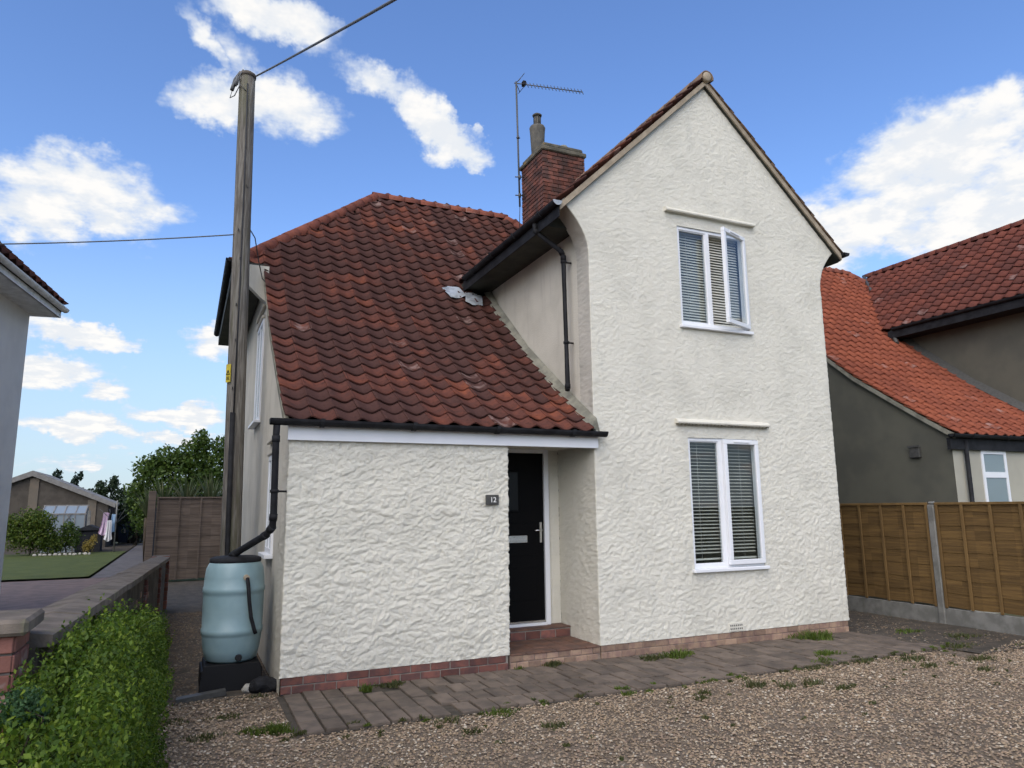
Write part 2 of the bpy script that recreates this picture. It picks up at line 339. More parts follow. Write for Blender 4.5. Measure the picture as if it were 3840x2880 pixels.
class B:
    """collects shapes, then becomes ONE mesh object"""
    def __init__(s): s.bm = bmesh.new()
    def box(s, x0, x1, y0, y1, z0, z1, bev=0.0, M=None):
        r = bmesh.ops.create_cube(s.bm, size=1); vs_ = r['verts']
        for v in vs_: v.co = Vector((x0 if v.co.x < 0 else x1, y0 if v.co.y < 0 else y1, z0 if v.co.z < 0 else z1))
        if bev:
            es = list({e for v in vs_ for e in v.link_edges}); r = bmesh.ops.bevel(s.bm, geom=es, offset=bev, segments=1, affect='EDGES'); vs_ = list({v for f in r['faces'] for v in f.verts} | {v for v in vs_ if v.is_valid})
        if M is not None:
            bmesh.ops.transform(s.bm, matrix=M, verts=vs_)
        return s
    def poly(s, pts, flip=False):
        vs_ = [s.bm.verts.new(p) for p in pts]; s.bm.faces.new(vs_[::-1] if flip else vs_); return s
    def prism(s, pts, off):
        """closed outline pts extruded by vector off"""
        off = Vector(off); a = [s.bm.verts.new(p) for p in pts]; b = [s.bm.verts.new(Vector(p)+off) for p in pts]
        s.bm.faces.new(a); s.bm.faces.new(b[::-1]); n = len(a)
        for i in range(n): s.bm.faces.new((a[i], b[i], b[(i+1) % n], a[(i+1) % n]))
        return s
    def tube(s, pts, r, n=8, cap=True, radii=None):
        pts = [Vector(p) for p in pts]; rings = []
        for i, p in enumerate(pts):
            d = (pts[min(i+1, len(pts)-1)] - pts[max(i-1, 0)]).normalized()
            a = d.cross(Vector((0, 0, 1)));  a = a if a.length > 1e-3 else d.cross(Vector((1, 0, 0)))
            a.normalize(); b = d.cross(a); rr = radii[i] if radii else r
            rings.append([s.bm.verts.new(p + rr*(math.cos(2*math.pi*k/n)*a + math.sin(2*math.pi*k/n)*b)) for k in range(n)])
        for r0, r1 in zip(rings, rings[1:]):
            for k in range(n):
                f = s.bm.faces.new((r0[k], r0[(k+1) % n], r1[(k+1) % n], r1[k])); f.smooth = True
        if cap: s.bm.faces.new(rings[0][::-1]); s.bm.faces.new(rings[-1])
        return s
    def lathe(s, prof, c=(0, 0, 0), n=32, cap=True):
        c = Vector(c); rings = [[s.bm.verts.new(c + Vector((r*math.cos(2*math.pi*k/n), r*math.sin(2*math.pi*k/n), z))) for k in range(n)] for r, z in prof]
        for r0, r1 in zip(rings, rings[1:]):
            for k in range(n):
                f = s.bm.faces.new((r0[k], r0[(k+1) % n], r1[(k+1) % n], r1[k])); f.smooth = True
        if cap: s.bm.faces.new(rings[0][::-1]); s.bm.faces.new(rings[-1])
        return s
    def mesh(s, name):
        me = bpy.data.meshes.new(name); bmesh.ops.recalc_face_normals(s.bm, faces=s.bm.faces); s.bm.to_mesh(me); s.bm.free(); return me
    def build(s, name, m, parent=None, **kw):
        return link(name, s.mesh(name), parent, m, **kw)

def project(p):
    q = Vector(p) - CAM; z = q.dot(fw)
    if z <= .1: return None
    f = 25.155/36
    return (0.5 + f*q.dot(rt)/z, 0.5 - f*q.dot(up)/z*4/3, z)

# ------------------------------------------------------------------ pantiled roofs
PROF = [(-.13, 2.755), (.34, 3.06), (.81, 3.38), (1.85, 4.11), (3.0, 5.09), (3.5, 5.60), (6.1, 8.25)]
X2, X3, XM = 3.73, 7.92, 5.825
WZ, WS, WE = 8.20, .945, 3.26           # wing: ridge height, slope, left eave x
_seg = [math.dist(a, b) for a, b in zip(PROF, PROF[1:])]; PLEN = sum(_seg)
def prof_at(s):
    if s < 0:
        (y0, z0), (y1, z1) = PROF[0], PROF[1]; t = s/_seg[0]; return (y0+t*(y1-y0), z0+t*(z1-z0))
    for (a, b), L in zip(zip(PROF, PROF[1:]), _seg):
        if s <= L: t = s/L; return (a[0]+t*(b[0]-a[0]), a[1]+t*(b[1]-a[1]))
        s -= L
    a, b = PROF[-2], PROF[-1]; t = 1+s/_seg[-1]; return (a[0]+t*(b[0]-a[0]), a[1]+t*(b[1]-a[1]))
def prof_z(y):
    for a, b in zip(PROF, PROF[1:]):
        if y <= b[0]: return a[1]+(y-a[0])*(b[1]-a[1])/(b[0]-a[0])
    return PROF[-1][1]
TW, TG, TL = .2633, .258, .335          # pantile cover width, gauge, length
def tile_verts(w=TW+.022, roll=.030, n=9, thick=.017, lift=.034, sag=0.0):
    us = np.linspace(0, 1, n); x = (us-.5)*w
    h = roll*(np.cos(2*math.pi*us**1.25)*.9 + .12*np.cos(4*math.pi*us))
    V, F = [], []
    for y, z0 in ((0, lift), (TL, 0.0)):
        for i in range(n): V.append((x[i], y + (sag*math.sin(math.pi*us[i]) if y == 0 else 0), z0+h[i]))
        for i in range(n): V.append((x[i], y, z0+h[i]-thick))
    a, b, c, d = 0, n, 2*n, 3*n            # front top, front bottom, back top, back bottom
    for i in range(n-1):
        F += [(a+i, a+i+1, c+i+1, c+i), (b+i, b+i+1, a+i+1, a+i), (d+i, d+i+1, b+i+1, b+i)]
    F += [(b, a, c, d), (a+n-1, b+n-1, d+n-1, c+n-1)]
    return np.array(V), np.array(F)
TV, TF = tile_verts()
def tile_mesh(name, V=TV, F=TF):
    me = mesh_np(name, V, F); sm = np.zeros(len(F), bool); sm[0:3*8:3] = True
    me.polygons.foreach_set('use_smooth', sm); return me
def frame(o, X, Y):
    X = Vector(X).normalized(); Y = Vector(Y).normalized(); Z = X.cross(Y).normalized(); Y = Z.cross(X)
    m = Matrix((X, Y, Z)).transposed().to_4x4(); m.translation = o; return m
def jitter(m, rnd):
    return m @ Matrix.Translation((rnd.uniform(-.004, .004), rnd.uniform(-.006, .006), rnd.uniform(0, .006))) @ Matrix.Rotation(R(rnd.uniform(-.9, .9)), 4, 'Z') @ Matrix.Rotation(R(rnd.uniform(-.6, .6)), 4, 'X')
def main_frames(rnd):
    """pantile positions on the long front slope (catslide below, up to the main ridge above)"""
    out = []; nrow = int(PLEN/TG)
    for k in range(nrow+1):
        s = k*TG; y0, z0 = prof_at(s); y1, z1 = prof_at(s+TL*.8)
        yc, zc = prof_at(s+TG*.5)
        for i in range(-3, 26):
            x = -.06 + (i+.5)*TW
            clip = None
            if yc > 3.5:
                hx = -.5 + (yc-3.55)*(2.77/2.55)
                if x < hx-TW*.9: continue
                if x < hx+TW*1.2: clip = 'hip'
                rx = 5.2 + (6.1-yc)
                if x > rx+.05: continue
            elif i < 0: continue
            if (x > X2+TW*.3 and yc < 3.45) or (k == 0 and x > X2-.05): continue
            if x > WE and yc >= 3.3 and zc < WZ-WS*(XM-x)-.12 and x < XM: continue
            out.append((jitter(frame((x, y0, z0), (1, 0, 0), (0, y1-y0, z1-z0)), rnd), clip))
    return out
def wing_frames(rnd, y_max=7.0, right=False):
    out = []; L = math.hypot(XM-WE, (XM-WE)*WS); n = int((L-.26)/TG); c = (XM-WE)/L
    for k in range(n+1):
        s = k*TG; x = WE+s*c; z = WZ-WS*(XM-x); j = 0
        while True:
            y = -.085 + (j+.5)*TW; j += 1
            if y > y_max or (right and j > 2): break
            if prof_z(min(y, 6.1)) > z+.1 or y > 6.1: break
            if right: m = frame((2*XM-x, y, z), (0, 1, 0), (-1, 0, WS)) @ Matrix.Translation((0, 0, -.03)) @ Matrix.Diagonal((1, 1, .55, 1))
            else: m = frame((x, y, z), (0, -1, 0), (1, 0, WS))
            out.append((jitter(m, rnd), None))
    return out
def lay_tiles(frames, loc, parent, m, budget, base, stuffname='roof_tile_field'):
    """the best-shown tiles as single parts, the others joined as one"""
    loc = Vector(loc); sc_ = []
    for k, (f, clip) in enumerate(frames):
        p = project(f.translation+loc)
        ok = p and -.02 < p[0] < 1.02 and -.02 < p[1] < 1.02
        facing = (CAM-(f.translation+loc)).normalized().dot(f.col[2].xyz) if ok else 0
        sc_.append((facing/p[2]**2 if ok and facing > 0.01 else -1, k))
    sc_.sort(reverse=True); single = {k for s, k in sc_[:budget] if s > 0}
    VV, FF, nv = [], [], 0
    for k, (f, clip) in enumerate(frames):
        if clip == 'hip':
            bm = bmesh.new(); vs_ = [bm.verts.new(f @ Vector(v)) for v in TV]
            for q in TF: bm.faces.new([vs_[i] for i in q])
            nrm = Vector((2.55, -2.77, 0)).normalized()
            bmesh.ops.bisect_plane(bm, geom=bm.verts[:]+bm.edges[:]+bm.faces[:], plane_co=(-.5, 3.55, 0), plane_no=-nrm, clear_outer=True)
            if len(bm.faces) == 0: bm.free(); continue
            me = bpy.data.meshes.new('roof_tile'); bm.to_mesh(me); bm.free()
            if k in single: link('roof_tile', me, parent, m); continue
            V = np.array([v.co[:] for v in me.vertices]); 
            for p_ in me.polygons:
                vi = list(p_.vertices)
                if len(vi) == 3: vi = vi+[vi[2]]
                if len(vi) == 4: FF.append([a+nv for a in vi])
            VV.append(V); nv += len(V); continue
        if k in single:
            o = link('roof_tile', base, parent, m); o.matrix_local = f
        else:
            Mx = np.array(f); VV.append(TV@Mx[:3, :3].T+Mx[:3, 3]); FF += (TF+nv).tolist(); nv += len(TV)
    if VV:
        F = np.array(FF); V = np.concatenate(VV); bad = F[:, 2] == F[:, 3]
        F = F[~bad]
        link(stuffname, mesh_np(stuffname, V, F), parent, m, kind='stuff')
def ridge_tiles(parent, a, b, m, r=.115, length=.33, name='ridge_tile', rnd=random.Random(3)):
    a, b = Vector(a), Vector(b); d = (b-a); n = max(1, round(d.length/length)); d /= n
    side = d.cross(Vector((0, 0, 1))).normalized(); nn = side.cross(d).normalized()
    bm = B(); L = d.length
    V = []; F = []; K = 9
    for yy, rr in ((0, r), (L*1.03, r*.93)):
        for q in range(K):
            t = math.pi*(q/(K-1)*1.16-.08)
            V.append((rr*math.cos(t), yy, rr*math.sin(t)))
        for q in range(K):
            t = math.pi*(q/(K-1)*1.16-.08)
            V.append(((rr-.018)*math.cos(t), yy, (rr-.018)*math.sin(t)))
    for q in range(K-1): F += [(q, q+1, 2*K+q+1, 2*K+q), (K+q, K+q+1, q+1, q), (3*K+q+1, 3*K+q, 2*K+q, 2*K+q+1), (K+q+1, K+q, 3*K+q, 3*K+q+1)]
    me = mesh_np(name, V, F, True)
    for i in range(n):
        o = link(name, me, parent, m); o.matrix_local = jitter(frame(a+i*d - nn*.045, side, d), rnd)

def gutter(name, a, b, r, parent, m, brackets=0, side=None):
    """half-round gutter from a to b (rim height), with union brackets"""
    a, b = Vector(a), Vector(b); d = (b-a).normalized(); s_ = d.cross(Vector((0, 0, 1))).normalized()
    bm = B(); K = 9
    out = [a + r*math.cos(math.pi*q/(K-1))*s_ - Vector((0, 0, r*math.sin(math.pi*q/(K-1)))) for q in range(K)]
    inn = [a + (r-.012)*math.cos(math.pi*q/(K-1))*s_ - Vector((0, 0, (r-.012)*math.sin(math.pi*q/(K-1)))) for q in range(K)][::-1]
    bm.prism(out+inn, b-a)
    for e in (a, b-d*.01): bm.prism([e + r*math.cos(math.pi*q/(K-1))*s_ - Vector((0, 0, r*math.sin(math.pi*q/(K-1)))) for q in range(K)], d*.01)
    o = bm.build(name, m, parent)
    for i in range(brackets):
        c = a+(b-a)*((i+.5)/brackets); rr = r+.012
        bb = B(); bb.prism([c + rr*math.cos(math.pi*(q/(K-1)*1.1-.05))*s_ - Vector((0, 0, rr*math.sin(math.pi*(q/(K-1)*1.1-.05)))) for q in range(K)] + [c + (r+.001)*math.cos(math.pi*(q/(K-1)*1.1-.05))*s_ - Vector((0, 0, (r+.001)*math.sin(math.pi*(q/(K-1)*1.1-.05)))) for q in range(K)][::-1], d*.045)
        bb.build('gutter_bracket', m, o)
    return o

def roof_set(parent, loc, mats, budget_main, budget_wing, fillet='cement', single_wing=True):
    rnd = random.Random(5)
    # boarding under the tiles
    bm = B(); d = .055
    row = [(y, z-d) for y, z in PROF]
    lo = [Vector((-.05, y, z)) for y, z in row[:6]]; hi = [Vector((X2+.02, y, z)) for y, z in row[:6]]
    for i in range(5): bm.poly([lo[i], hi[i], hi[i+1], lo[i+1]])
    bm.poly([(-.5, 3.5, 5.54), (5.9, 3.5, 5.54), (5.2, 6.1, 8.19), (2.27, 6.1, 8.19)])
    bm.poly([(-.5, 3.5, 5.54), (2.27, 6.1, 8.19), (-.5, 8.7, 5.54)])
    bm.poly([(2.27, 6.1, 8.19), (5.2, 6.1, 8.19), (8.3, 8.7, 5.54), (-.5, 8.7, 5.54)])
    bm.poly([(5.2, 6.1, 8.19), (8.3, 3.0, 5.0), (8.3, 8.7, 5.54)])
    roof = bm.build('main_roof', 'dark_soffit', parent)
    bm = B()
    for sgn in (1, -1):
        e = XM-sgn*(XM-WE-.02); 
        for dz, fl in ((-.055, False), (-.12, True)):
            bm.poly([(e, -.045, WZ-WS*(XM-WE)+dz), (XM, -.045, WZ+dz), (XM, 6.1, WZ+dz), (e, 6.1 if sgn < 0 else 3.45, WZ-WS*(XM-WE)+dz)], fl)
    wroof = bm.build('wing_roof', 'dark_soffit', parent)
    base = tile_mesh('roof_tile'); base.materials.append(MATS[mats['main']])
    base2 = tile_mesh('roof_tile'); base2.materials.append(MATS[mats['wing']])
    lay_tiles(main_frames(rnd), loc, roof, mats['main'], budget_main, base)
    lay_tiles(wing_frames(rnd), loc, wroof, mats['wing'], budget_wing, base2, 'wing_tile_field')
    lay_tiles(wing_frames(rnd, right=True), loc, wroof, mats['rake'], 0, base2, 'verge_tile_field')
    ridge_tiles(roof, (2.2, 6.1, 8.27), (5.25, 6.1, 8.27), mats['ridge'])
    ridge_tiles(roof, (-.47, 3.55, 5.66), (2.27, 6.1, 8.27), mats['ridge'], name='hip_tile')
    ridge_tiles(roof, (6.4, 4.9, 7.05), (5.2, 6.1, 8.27), mats['ridge'], name='hip_tile')
    ridge_tiles(wroof, (XM, -.13, WZ+.02), (XM, 6.0, WZ+.02), mats['wridge'])
    return roof, wroof

# ------------------------------------------------------------------ rough-cast walls as relief geometry
def stucco_h(x, z, scale, seed, amp):
    """thrown render: broad overlapping scallops, knobbly mid relief, grit"""
    p = np.stack([x*scale*.62+.22*z*scale, z*scale*1.05-.18*x*scale, np.full_like(x, seed)], -1)
    q = p+np.stack([pnoise(p*.7+5), pnoise(p*.7+31), np.zeros_like(x)], -1)*.6
    n1 = pnoise(q*.75); n2 = pnoise(q*1.9+9); n3 = pnoise(q*3.9+4); n4 = pnoise(q*7.3+2)
    scal = np.abs(n1)*1.6; chip = np.tanh(3.0*(n2+.55*n3+.1))
    g_ = np.random.default_rng(int(seed*10)).normal(size=x.shape)
    return amp*(.75*scal + .34*chip + .42*n3 + .42*n4 + .10*g_ - .45)
def grid_mesh(name, P, keep, matidx, mats, smooth=True):
    nr, nc, _ = P.shape; idx = np.arange(nr*nc).reshape(nr, nc)
    F = np.stack([idx[:-1, :-1], idx[:-1, 1:], idx[1:, 1:], idx[1:, :-1]], -1)[keep]
    me = mesh_np(name, P.reshape(-1, 3), F, smooth)
    for m in mats: me.materials.append(MATS[m])
    if matidx is not None: me.polygons.foreach_set('material_index', matidx[keep].astype(np.int32))
    return me
def snap(vals, targets):
    vals = vals.copy()
    for t in targets: vals[np.argmin(np.abs(vals-t))] = t
    return vals

def bricks(parent, x0, x1, y, z0, courses, ch, m, rnd, L=.225, joint=.011, depth=.012, name='brick', axis='x', broken=0.0):
    """running bond of single bricks on a vertical face (facing -y, or +/-x when axis is 'y+' / 'y-')"""
    out = []
    for c in range(courses):
        x = x0 - (0 if c % 2 else L*.5); za, zb = z0+c*ch+joint*.5, z0+(c+1)*ch-joint*.5
        while x < x1-.02:
            a, b = max(x, x0)+joint*.5, min(x+L, x1)-joint*.5
            if b-a > .03 and rnd.random() >= broken:
                dd = depth+rnd.uniform(-.003, .003); bm = B()
                if axis == 'x': bm.box(a, b, y-dd, y+.03, za, zb, .004)
                elif axis == 'y-': bm.box(y-dd, y+.03, a, b, za, zb, .004)
                else: bm.box(y-.03, y+dd, a, b, za, zb, .004)
                out.append(bm.build(name, m, parent))
            x += L
    return out

def casement(parent, x0, x1, z0, z1, y, split, label=None, open_right=0.0, rnd=None, sill_over=.03):
    """white plastic two-light window: fixed light left, sash right; frame is the window, the rest its parts"""
    f = .045; bm = B(); d0, d1 = y, y+.07
    bm.box(x0, x1, d0, d1, z1-f, z1); bm.box(x0, x1, d0, d1, z0, z0+f+.01)
    bm.box(x0, x0+f, d0, d1, z0+f+.01, z1-f); bm.box(x1-f, x1, d0, d1, z0+f+.01, z1-f); bm.box(split-.032, split+.032, d0, d1, z0+f+.01, z1-f)
    win = bm.build('window', 'upvc', parent)
    B().box(x0-sill_over, x1+sill_over, y-.075, y+.02, z0-.045, z0-.001, .006).build('sill', 'upvc', win)
    b = B(); b.poly([(x0+f, y+.034, z0+f+.01), (split-.032, y+.034, z0+f+.01), (split-.032, y+.034, z1-f), (x0+f, y+.034, z1-f)])
    b.build('pane', 'glass', win)
    bb = B(); k = .014
    for q in ((x0+f, x0+f+k, z0+f+.01, z1-f), (split-.032-k, split-.032, z0+f+.01, z1-f)): bb.box(q[0], q[1], y+.012, y+.03, q[2], q[3])
    bb.box(x0+f+k, split-.032-k, y+.012, y+.03, z1-f-k, z1-f); bb.box(x0+f+k, split-.032-k, y+.012, y+.03, z0+f+.01, z0+f+.01+k); bb.build('glazing_bead', 'upvc', win)
    # opening sash
    sx0, sx1, sz0, sz1, fs = split+.02, x1-.016, z0+.035, z1-.018, .062
    W = sx1-sx0; H = sz1-sz0; bm = B()
    bm.box(-W, 0, -.05, .004, H-fs, H, .005); bm.box(-W, 0, -.05, .004, 0, fs, .005); bm.box(-W, -W+fs, -.05, .004, fs, H-fs, .005); bm.box(-fs, 0, -.05, .004, fs, H-fs, .005)
    sash = bm.build('sash', 'upvc', win); sash.location = (sx1, y-.004, sz0); sash.rotation_euler = (0, 0, R(open_right))
    p = B().poly([(-W+fs, -.025, fs), (-fs, -.025, fs), (-fs, -.025, H-fs), (-W+fs, -.025, H-fs)]).build('pane', 'glass', win); p.matrix_local = sash.matrix_basis.copy(); p.location = sash.location; p.rotation_euler = sash.rotation_euler
    v = B().box(-W*.72, -W*.28, -.062, -.048, H-.042, H-.016, .004).build('trickle_vent', 'upvc', win); v.location = sash.location; v.rotation_euler = sash.rotation_euler
    h = B().box(-W+.012, -W+.04, .006, .03, H*.44, H*.56, .004).build('handle', 'steel', win); h.location = sash.location; h.rotation_euler = sash.rotation_euler
    return win
def blind(parent, x0, x1, z0, z1, y, gap, tilt):
    r = B().box(x0, x1, y-.02, y+.02, z1, z1+.035).build('blind', 'blind', parent)
    me = B().box(-(x1-x0)/2, (x1-x0)/2, -.022, .022, -.0015, .0015).mesh('slat'); me.materials.append(MATS['blind'])
    n = int((z1-z0)/gap)
    for i in range(n):
        o = link('slat', me, r); o.location = ((x0+x1)/2, y, z1-(i+.6)*gap); o.rotation_euler = (R(tilt+random.uniform(-3, 3)), R(random.uniform(-.15, .15)), 0)
    B().box(x0, x1, y-.016, y+.016, z0-.03, z0-.008).build('bottom_rail', 'blind', r)
    for fx in (.18, .5, .82):
        B().tube([(x0+(x1-x0)*fx, y-.024, z0-.02), (x0+(x1-x0)*fx, y-.024, z1)], .0022, 5).build('cord', 'blind', r)
    return r
def text_mesh(s, size, depth):
    cu = bpy.data.curves.new('t', 'FONT'); cu.body = s; cu.size = size; cu.extrude = depth; cu.align_x = 'CENTER'; cu.align_y = 'CENTER'
    o = bpy.data.objects.new('t', cu); COL.objects.link(o); dg = bpy.context.evaluated_depsgraph_get()
    me = bpy.data.meshes.new_from_object(o.evaluated_get(dg)); bpy.data.objects.remove(o); bpy.data.curves.remove(cu); return me

# ------------------------------------------------------------------ setting: ground, drive, lawn, paths
def gz(y):                                # the forecourt rises gently from the house towards the street
    return 0.0 if y > -1.45 else min((-1.45-y)*.035, .25)
def sheet(name, x0, x1, y0, y1, dz, m, nx=2, ny=2, kind='structure', parent=None, wob=0.0):
    xs = np.linspace(x0, x1, nx); ys = np.linspace(y0, y1, ny)
    P = np.zeros((ny, nx, 3)); P[..., 0] = xs[None]; P[..., 1] = ys[:, None]
    P[..., 2] = np.array([gz(v) for v in ys])[:, None]+dz
    if wob: P[..., 2] += wob*np.maximum(fbm(np.stack([P[..., 0]*1.1, P[..., 1]*1.1, P[..., 0]*0], -1), 3), -.4)
    return link(name, grid_mesh(name, P, np.ones((ny-1, nx-1), bool), None, [m]), parent, kind=kind)
g_ys = np.array([-400, -60, -9, -6, -3, -1.45, 15, 60, 400.]); P = np.zeros((len(g_ys), 4, 3)); P[..., 0] = np.array([-400, -20, 30, 400.])[None]; P[..., 1] = g_ys[:, None]; P[..., 2] = np.array([gz(v) for v in g_ys])[:, None]-.06
link('ground', grid_mesh('ground', P, np.ones((len(g_ys)-1, 3), bool), None, ['ground_far'], False), kind='structure')
sheet('gravel_bed', -1.6, 9.7, -16, 13.4, -.012, 'gravel_bed', 60, 150, wob=.008)
sheet('passage_bed', -1.6, -.02, .1, 13.4, .002, 'soil', 10, 60, wob=.008)
sheet('side_passage_soil', 7.95, 9.70, -1.9, 12, .002, 'soil', 14, 60, wob=.008)
sheet('neighbour_drive', -14, -1.62, -16, 16.1, -.02, 'drive_pink')
sheet('lawn', -14, -3.35, 16.1, 30.5, .03, 'lawn_green', 60, 60, wob=.01)
sheet('garden_path', -3.3, -1.9, 16.1, 40.6, -.015, 'path_grey')
sheet('flower_bed', -14, -3.35, 30.5, 41, .0, 'soil', 20, 20, wob=.02)
sheet('back_garden', -1.75, 12, 13.6, 41, .0, 'lawn_green', 20, 20, wob=.01)

# paving along the front of the house: single blocks
pav = sheet('paving_bed', -.02, 8.02, -1.44, -.012, -.004, 'soil'); pav.name = 'paving'
prnd = random.Random(4); pm = B().box(-.089, .089, -.5, .5, -.03, 0, .006).mesh('paver')
pm.materials.append(MATS['paver'])
for row, (ya, yb, off) in enumerate(((-.02, -.37, 0), (-.37, -.72, 0), (-.72, -1.07, 0), (-1.07, -1.41, 0))):
    for i in range(43):
        x = .03+i*.187+.0935 + (.0 if i < 7 else (row % 2)*.09)
        if row == 0 and i in (4, 5) or x > 7.95: continue
        o = link('paver', pm, pav); L = abs(yb-ya)-.012
        o.scale = (prnd.uniform(.935, .96), L, 1); o.location = (x, (ya+yb)/2, .018+prnd.uniform(-.006, .006)); o.rotation_euler = (R(prnd.uniform(-.8, .8)), R(prnd.uniform(-1.4, 1.4)), R(prnd.uniform(-.5, .5)))

# loose gravel: real stones, too many to count
def pebbles(name, n, x0, x1, y0, y1, keep, smin, smax, seed, m='pebbles'):
    g = np.random.default_rng(seed)
    base = np.array([(1, 0, 0), (-1, 0, 0), (0, 1, 0), (0, -1, 0), (0, 0, 1), (0, 0, -1)], float)
    tri = np.array([(0, 2, 4), (2, 1, 4), (1, 3, 4), (3, 0, 4), (2, 0, 5), (1, 2, 5), (3, 1, 5), (0, 3, 5)])
    # one more split towards a rounded stone
    V = [tuple(v) for v in base]; F = []; cache = {}
    def mid(a, b):
        k = (min(a, b), max(a, b))
        if k not in cache:
            v = np.array(V[a])+np.array(V[b]); v /= np.linalg.norm(v); V.append(tuple(v*.95)); cache[k] = len(V)-1
        return cache[k]
    for a, b, c in tri[:4]:
        ab, bc, ca = mid(a, b), mid(b, c), mid(c, a); F += [(a, ab, ca), (ab, b, bc), (ca, bc, c), (ab, bc, ca)]
    V = np.array(V); F = np.array(F); used = np.unique(F); rm = -np.ones(len(V), int); rm[used] = np.arange(len(used)); V = V[used]; F = rm[F]
    x = g.uniform(x0, x1, n); y = g.uniform(y0, y1, n); k = keep(x, y); x, y = x[k], y[k]; n = len(x)
    s = g.uniform(smin, smax, n)*g.choice([.7, 1, 1.3], n); a = g.uniform(0, 6.283, n)
    sx, sy, sz = s*g.uniform(.8, 1.35, n), s*g.uniform(.6, 1, n), s*g.uniform(.45, .8, n)
    W = V[None]*np.stack([sx, sy, sz], -1)[:, None]; W = W*(1+g.normal(0, .1, (n, len(V), 1)))
    ca, sa = np.cos(a)[:, None], np.sin(a)[:, None]
    X = W[..., 0]*ca-W[..., 1]*sa+x[:, None]; Y = W[..., 0]*sa+W[..., 1]*ca+y[:, None]
    Z = W[..., 2]+np.array([gz(q) for q in y])[:, None]+g.uniform(-.012, .004, n)[:, None]
    P = np.stack([X, Y, Z], -1).reshape(-1, 3); FF = (F[None]+(np.arange(n)*len(V))[:, None, None]).reshape(-1, 3)
    return link(name, mesh_np(name, P, FF), None, m, kind='stuff')
def on_gravel(x, y):
    e = pnoise(np.stack([x*2.2, y*2.2, x*0], -1))*.07
    return ((y < -1.43+e) | (x < -.03)) & (x > -1.3) & (x < 9.6) & ~((x > 7.6+.6*e) & (y > -1.9+2*e+.25*(x-7.6))) & ~((x > -.75) & (x < -.05) & (y > .2) & (y < 1.1)) & (y > -.56*x-2.9)
tag(pebbles('gravel', 132000, -1.3, 9.6, -7.5, .5, lambda x, y: on_gravel(x, y) & ((x > 0) | (y < .5)), .0068, .0125, 1), 'loose tan and brown gravel stones covering the forecourt', 'gravel')
tag(pebbles('corner_gravel', 9000, 7.4, 9.72, -2.6, 3.5, lambda x, y: (y > -1.75+.25*(x-7.6)) & (np.random.default_rng(6).random(len(x)) < .9), .007, .015, 3, 'pebbles_dark'), 'dark gravel in the gap beside the fence', 'gravel')  # same stones in a darker tone, between house corner and fence
tag(pebbles('passage_gravel', 16000, -1.3, -.03, -1.3, 7, lambda x, y: on_gravel(x, y) & (y > -.3+.5*pnoise(np.stack([x*2, y*2, x*0], -1))), .009, .016, 2, 'pebbles_dark'), 'darker gravel lying in the narrow side passage, its shade put into the colour', 'gravel')  # stone colour darkened to carry the shading of the passage between the houses

# ------------------------------------------------------------------ the white house
H = thing('house', 'white rough-cast house with red pantiled roof and number plate beside a recessed black door', 'house')
rnd = random.Random(21)
# porch wall: left return, front, right return, all one relief surface
ys = np.linspace(.6, .03, 20); xs = snap(np.linspace(0, 2.53, 210), []); ye = np.linspace(.03, 1.0, 34)
path = np.concatenate([np.stack([0*ys, ys, -np.ones_like(ys), 0*ys], -1), np.stack([xs, 0*xs, 0*xs, -np.ones_like(xs)], -1), np.stack([0*ye+2.53, ye, np.ones_like(ye), 0*ye], -1)])
nl = len(ys); nf = len(xs); path[nl, 2:] = (-.7, -.7); path[nl+nf-1, 2:] = (.7, -.7)
zs = np.linspace(.165, 2.60, 200)
u = np.concatenate([-ys[::1]*1.0, xs, 2.53+ye]); hgt = stucco_h(np.repeat(u[None], len(zs), 0), np.repeat(zs[:, None], len(u), 1), 11.0, 3.3, .0120)
hgt *= np.where(np.arange(len(u)) < nl, .5, 1.0)[None]
P = np.zeros((len(zs), len(u), 3)); P[..., 0] = path[None, :, 0]+path[None, :, 2]*hgt; P[..., 1] = path[None, :, 1]+path[None, :, 3]*hgt; P[..., 2] = zs[:, None]
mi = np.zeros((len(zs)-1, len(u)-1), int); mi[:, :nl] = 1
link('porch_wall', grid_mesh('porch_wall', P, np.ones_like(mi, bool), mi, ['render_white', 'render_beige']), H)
B().box(.03, 2.50, .03, .98, .15, 2.58).build('porch_wall_core', 'mortar', H)

# gable wing front with its swept shoulders, window openings cut
Wl, Wr, Wlz = 5.195, 6.412, (1.0, 2.74); Ul, Ur, Uz = 5.20, 6.415, (4.315, 5.775); APEX = 8.13
yr = np.linspace(.32, .02, 11); xf = snap(np.linspace(X2, X3, 290), [Wl+.006, Wr-.006]); y2 = np.linspace(.02, .4, 8)
zs = snap(np.linspace(.165, APEX, 540), [Wlz[0], Wlz[1], Uz[0], Uz[1]])
Zg = np.repeat(zs[:, None], len(xf), 1)
sw = np.clip((zs-5.15)/.70, 0, 1)**2*.40
half = np.where(zs < 5.87, (X3-X2)/2+sw, (APEX-zs)/WS); half = np.maximum(half, .01)
kk = (half/((X3-X2)/2))[:, None]; bx_ = xf[None]-XM
Xg = np.where(zs[:, None] >= 5.87, bx_*kk, np.where(np.abs(bx_) > .95, np.sign(bx_)*(.95+(np.abs(bx_)-.95)*(half[:, None]-.95)/((X3-X2)/2-.95)), bx_))+XM
cols_x = np.concatenate([np.repeat(Xg[:, :1], len(yr), 1), Xg, np.repeat(Xg[:, -1:], len(y2), 1)], 1)
cols_y = np.concatenate([np.repeat(yr[None], len(zs), 0), 0*Xg, np.repeat(y2[None], len(zs), 0)], 1)
nx_ = np.concatenate([-np.ones(len(yr)), np.zeros(len(xf)), np.ones(len(y2))]); ny_ = np.concatenate([np.zeros(len(yr)), -np.ones(len(xf)), np.zeros(len(y2))])
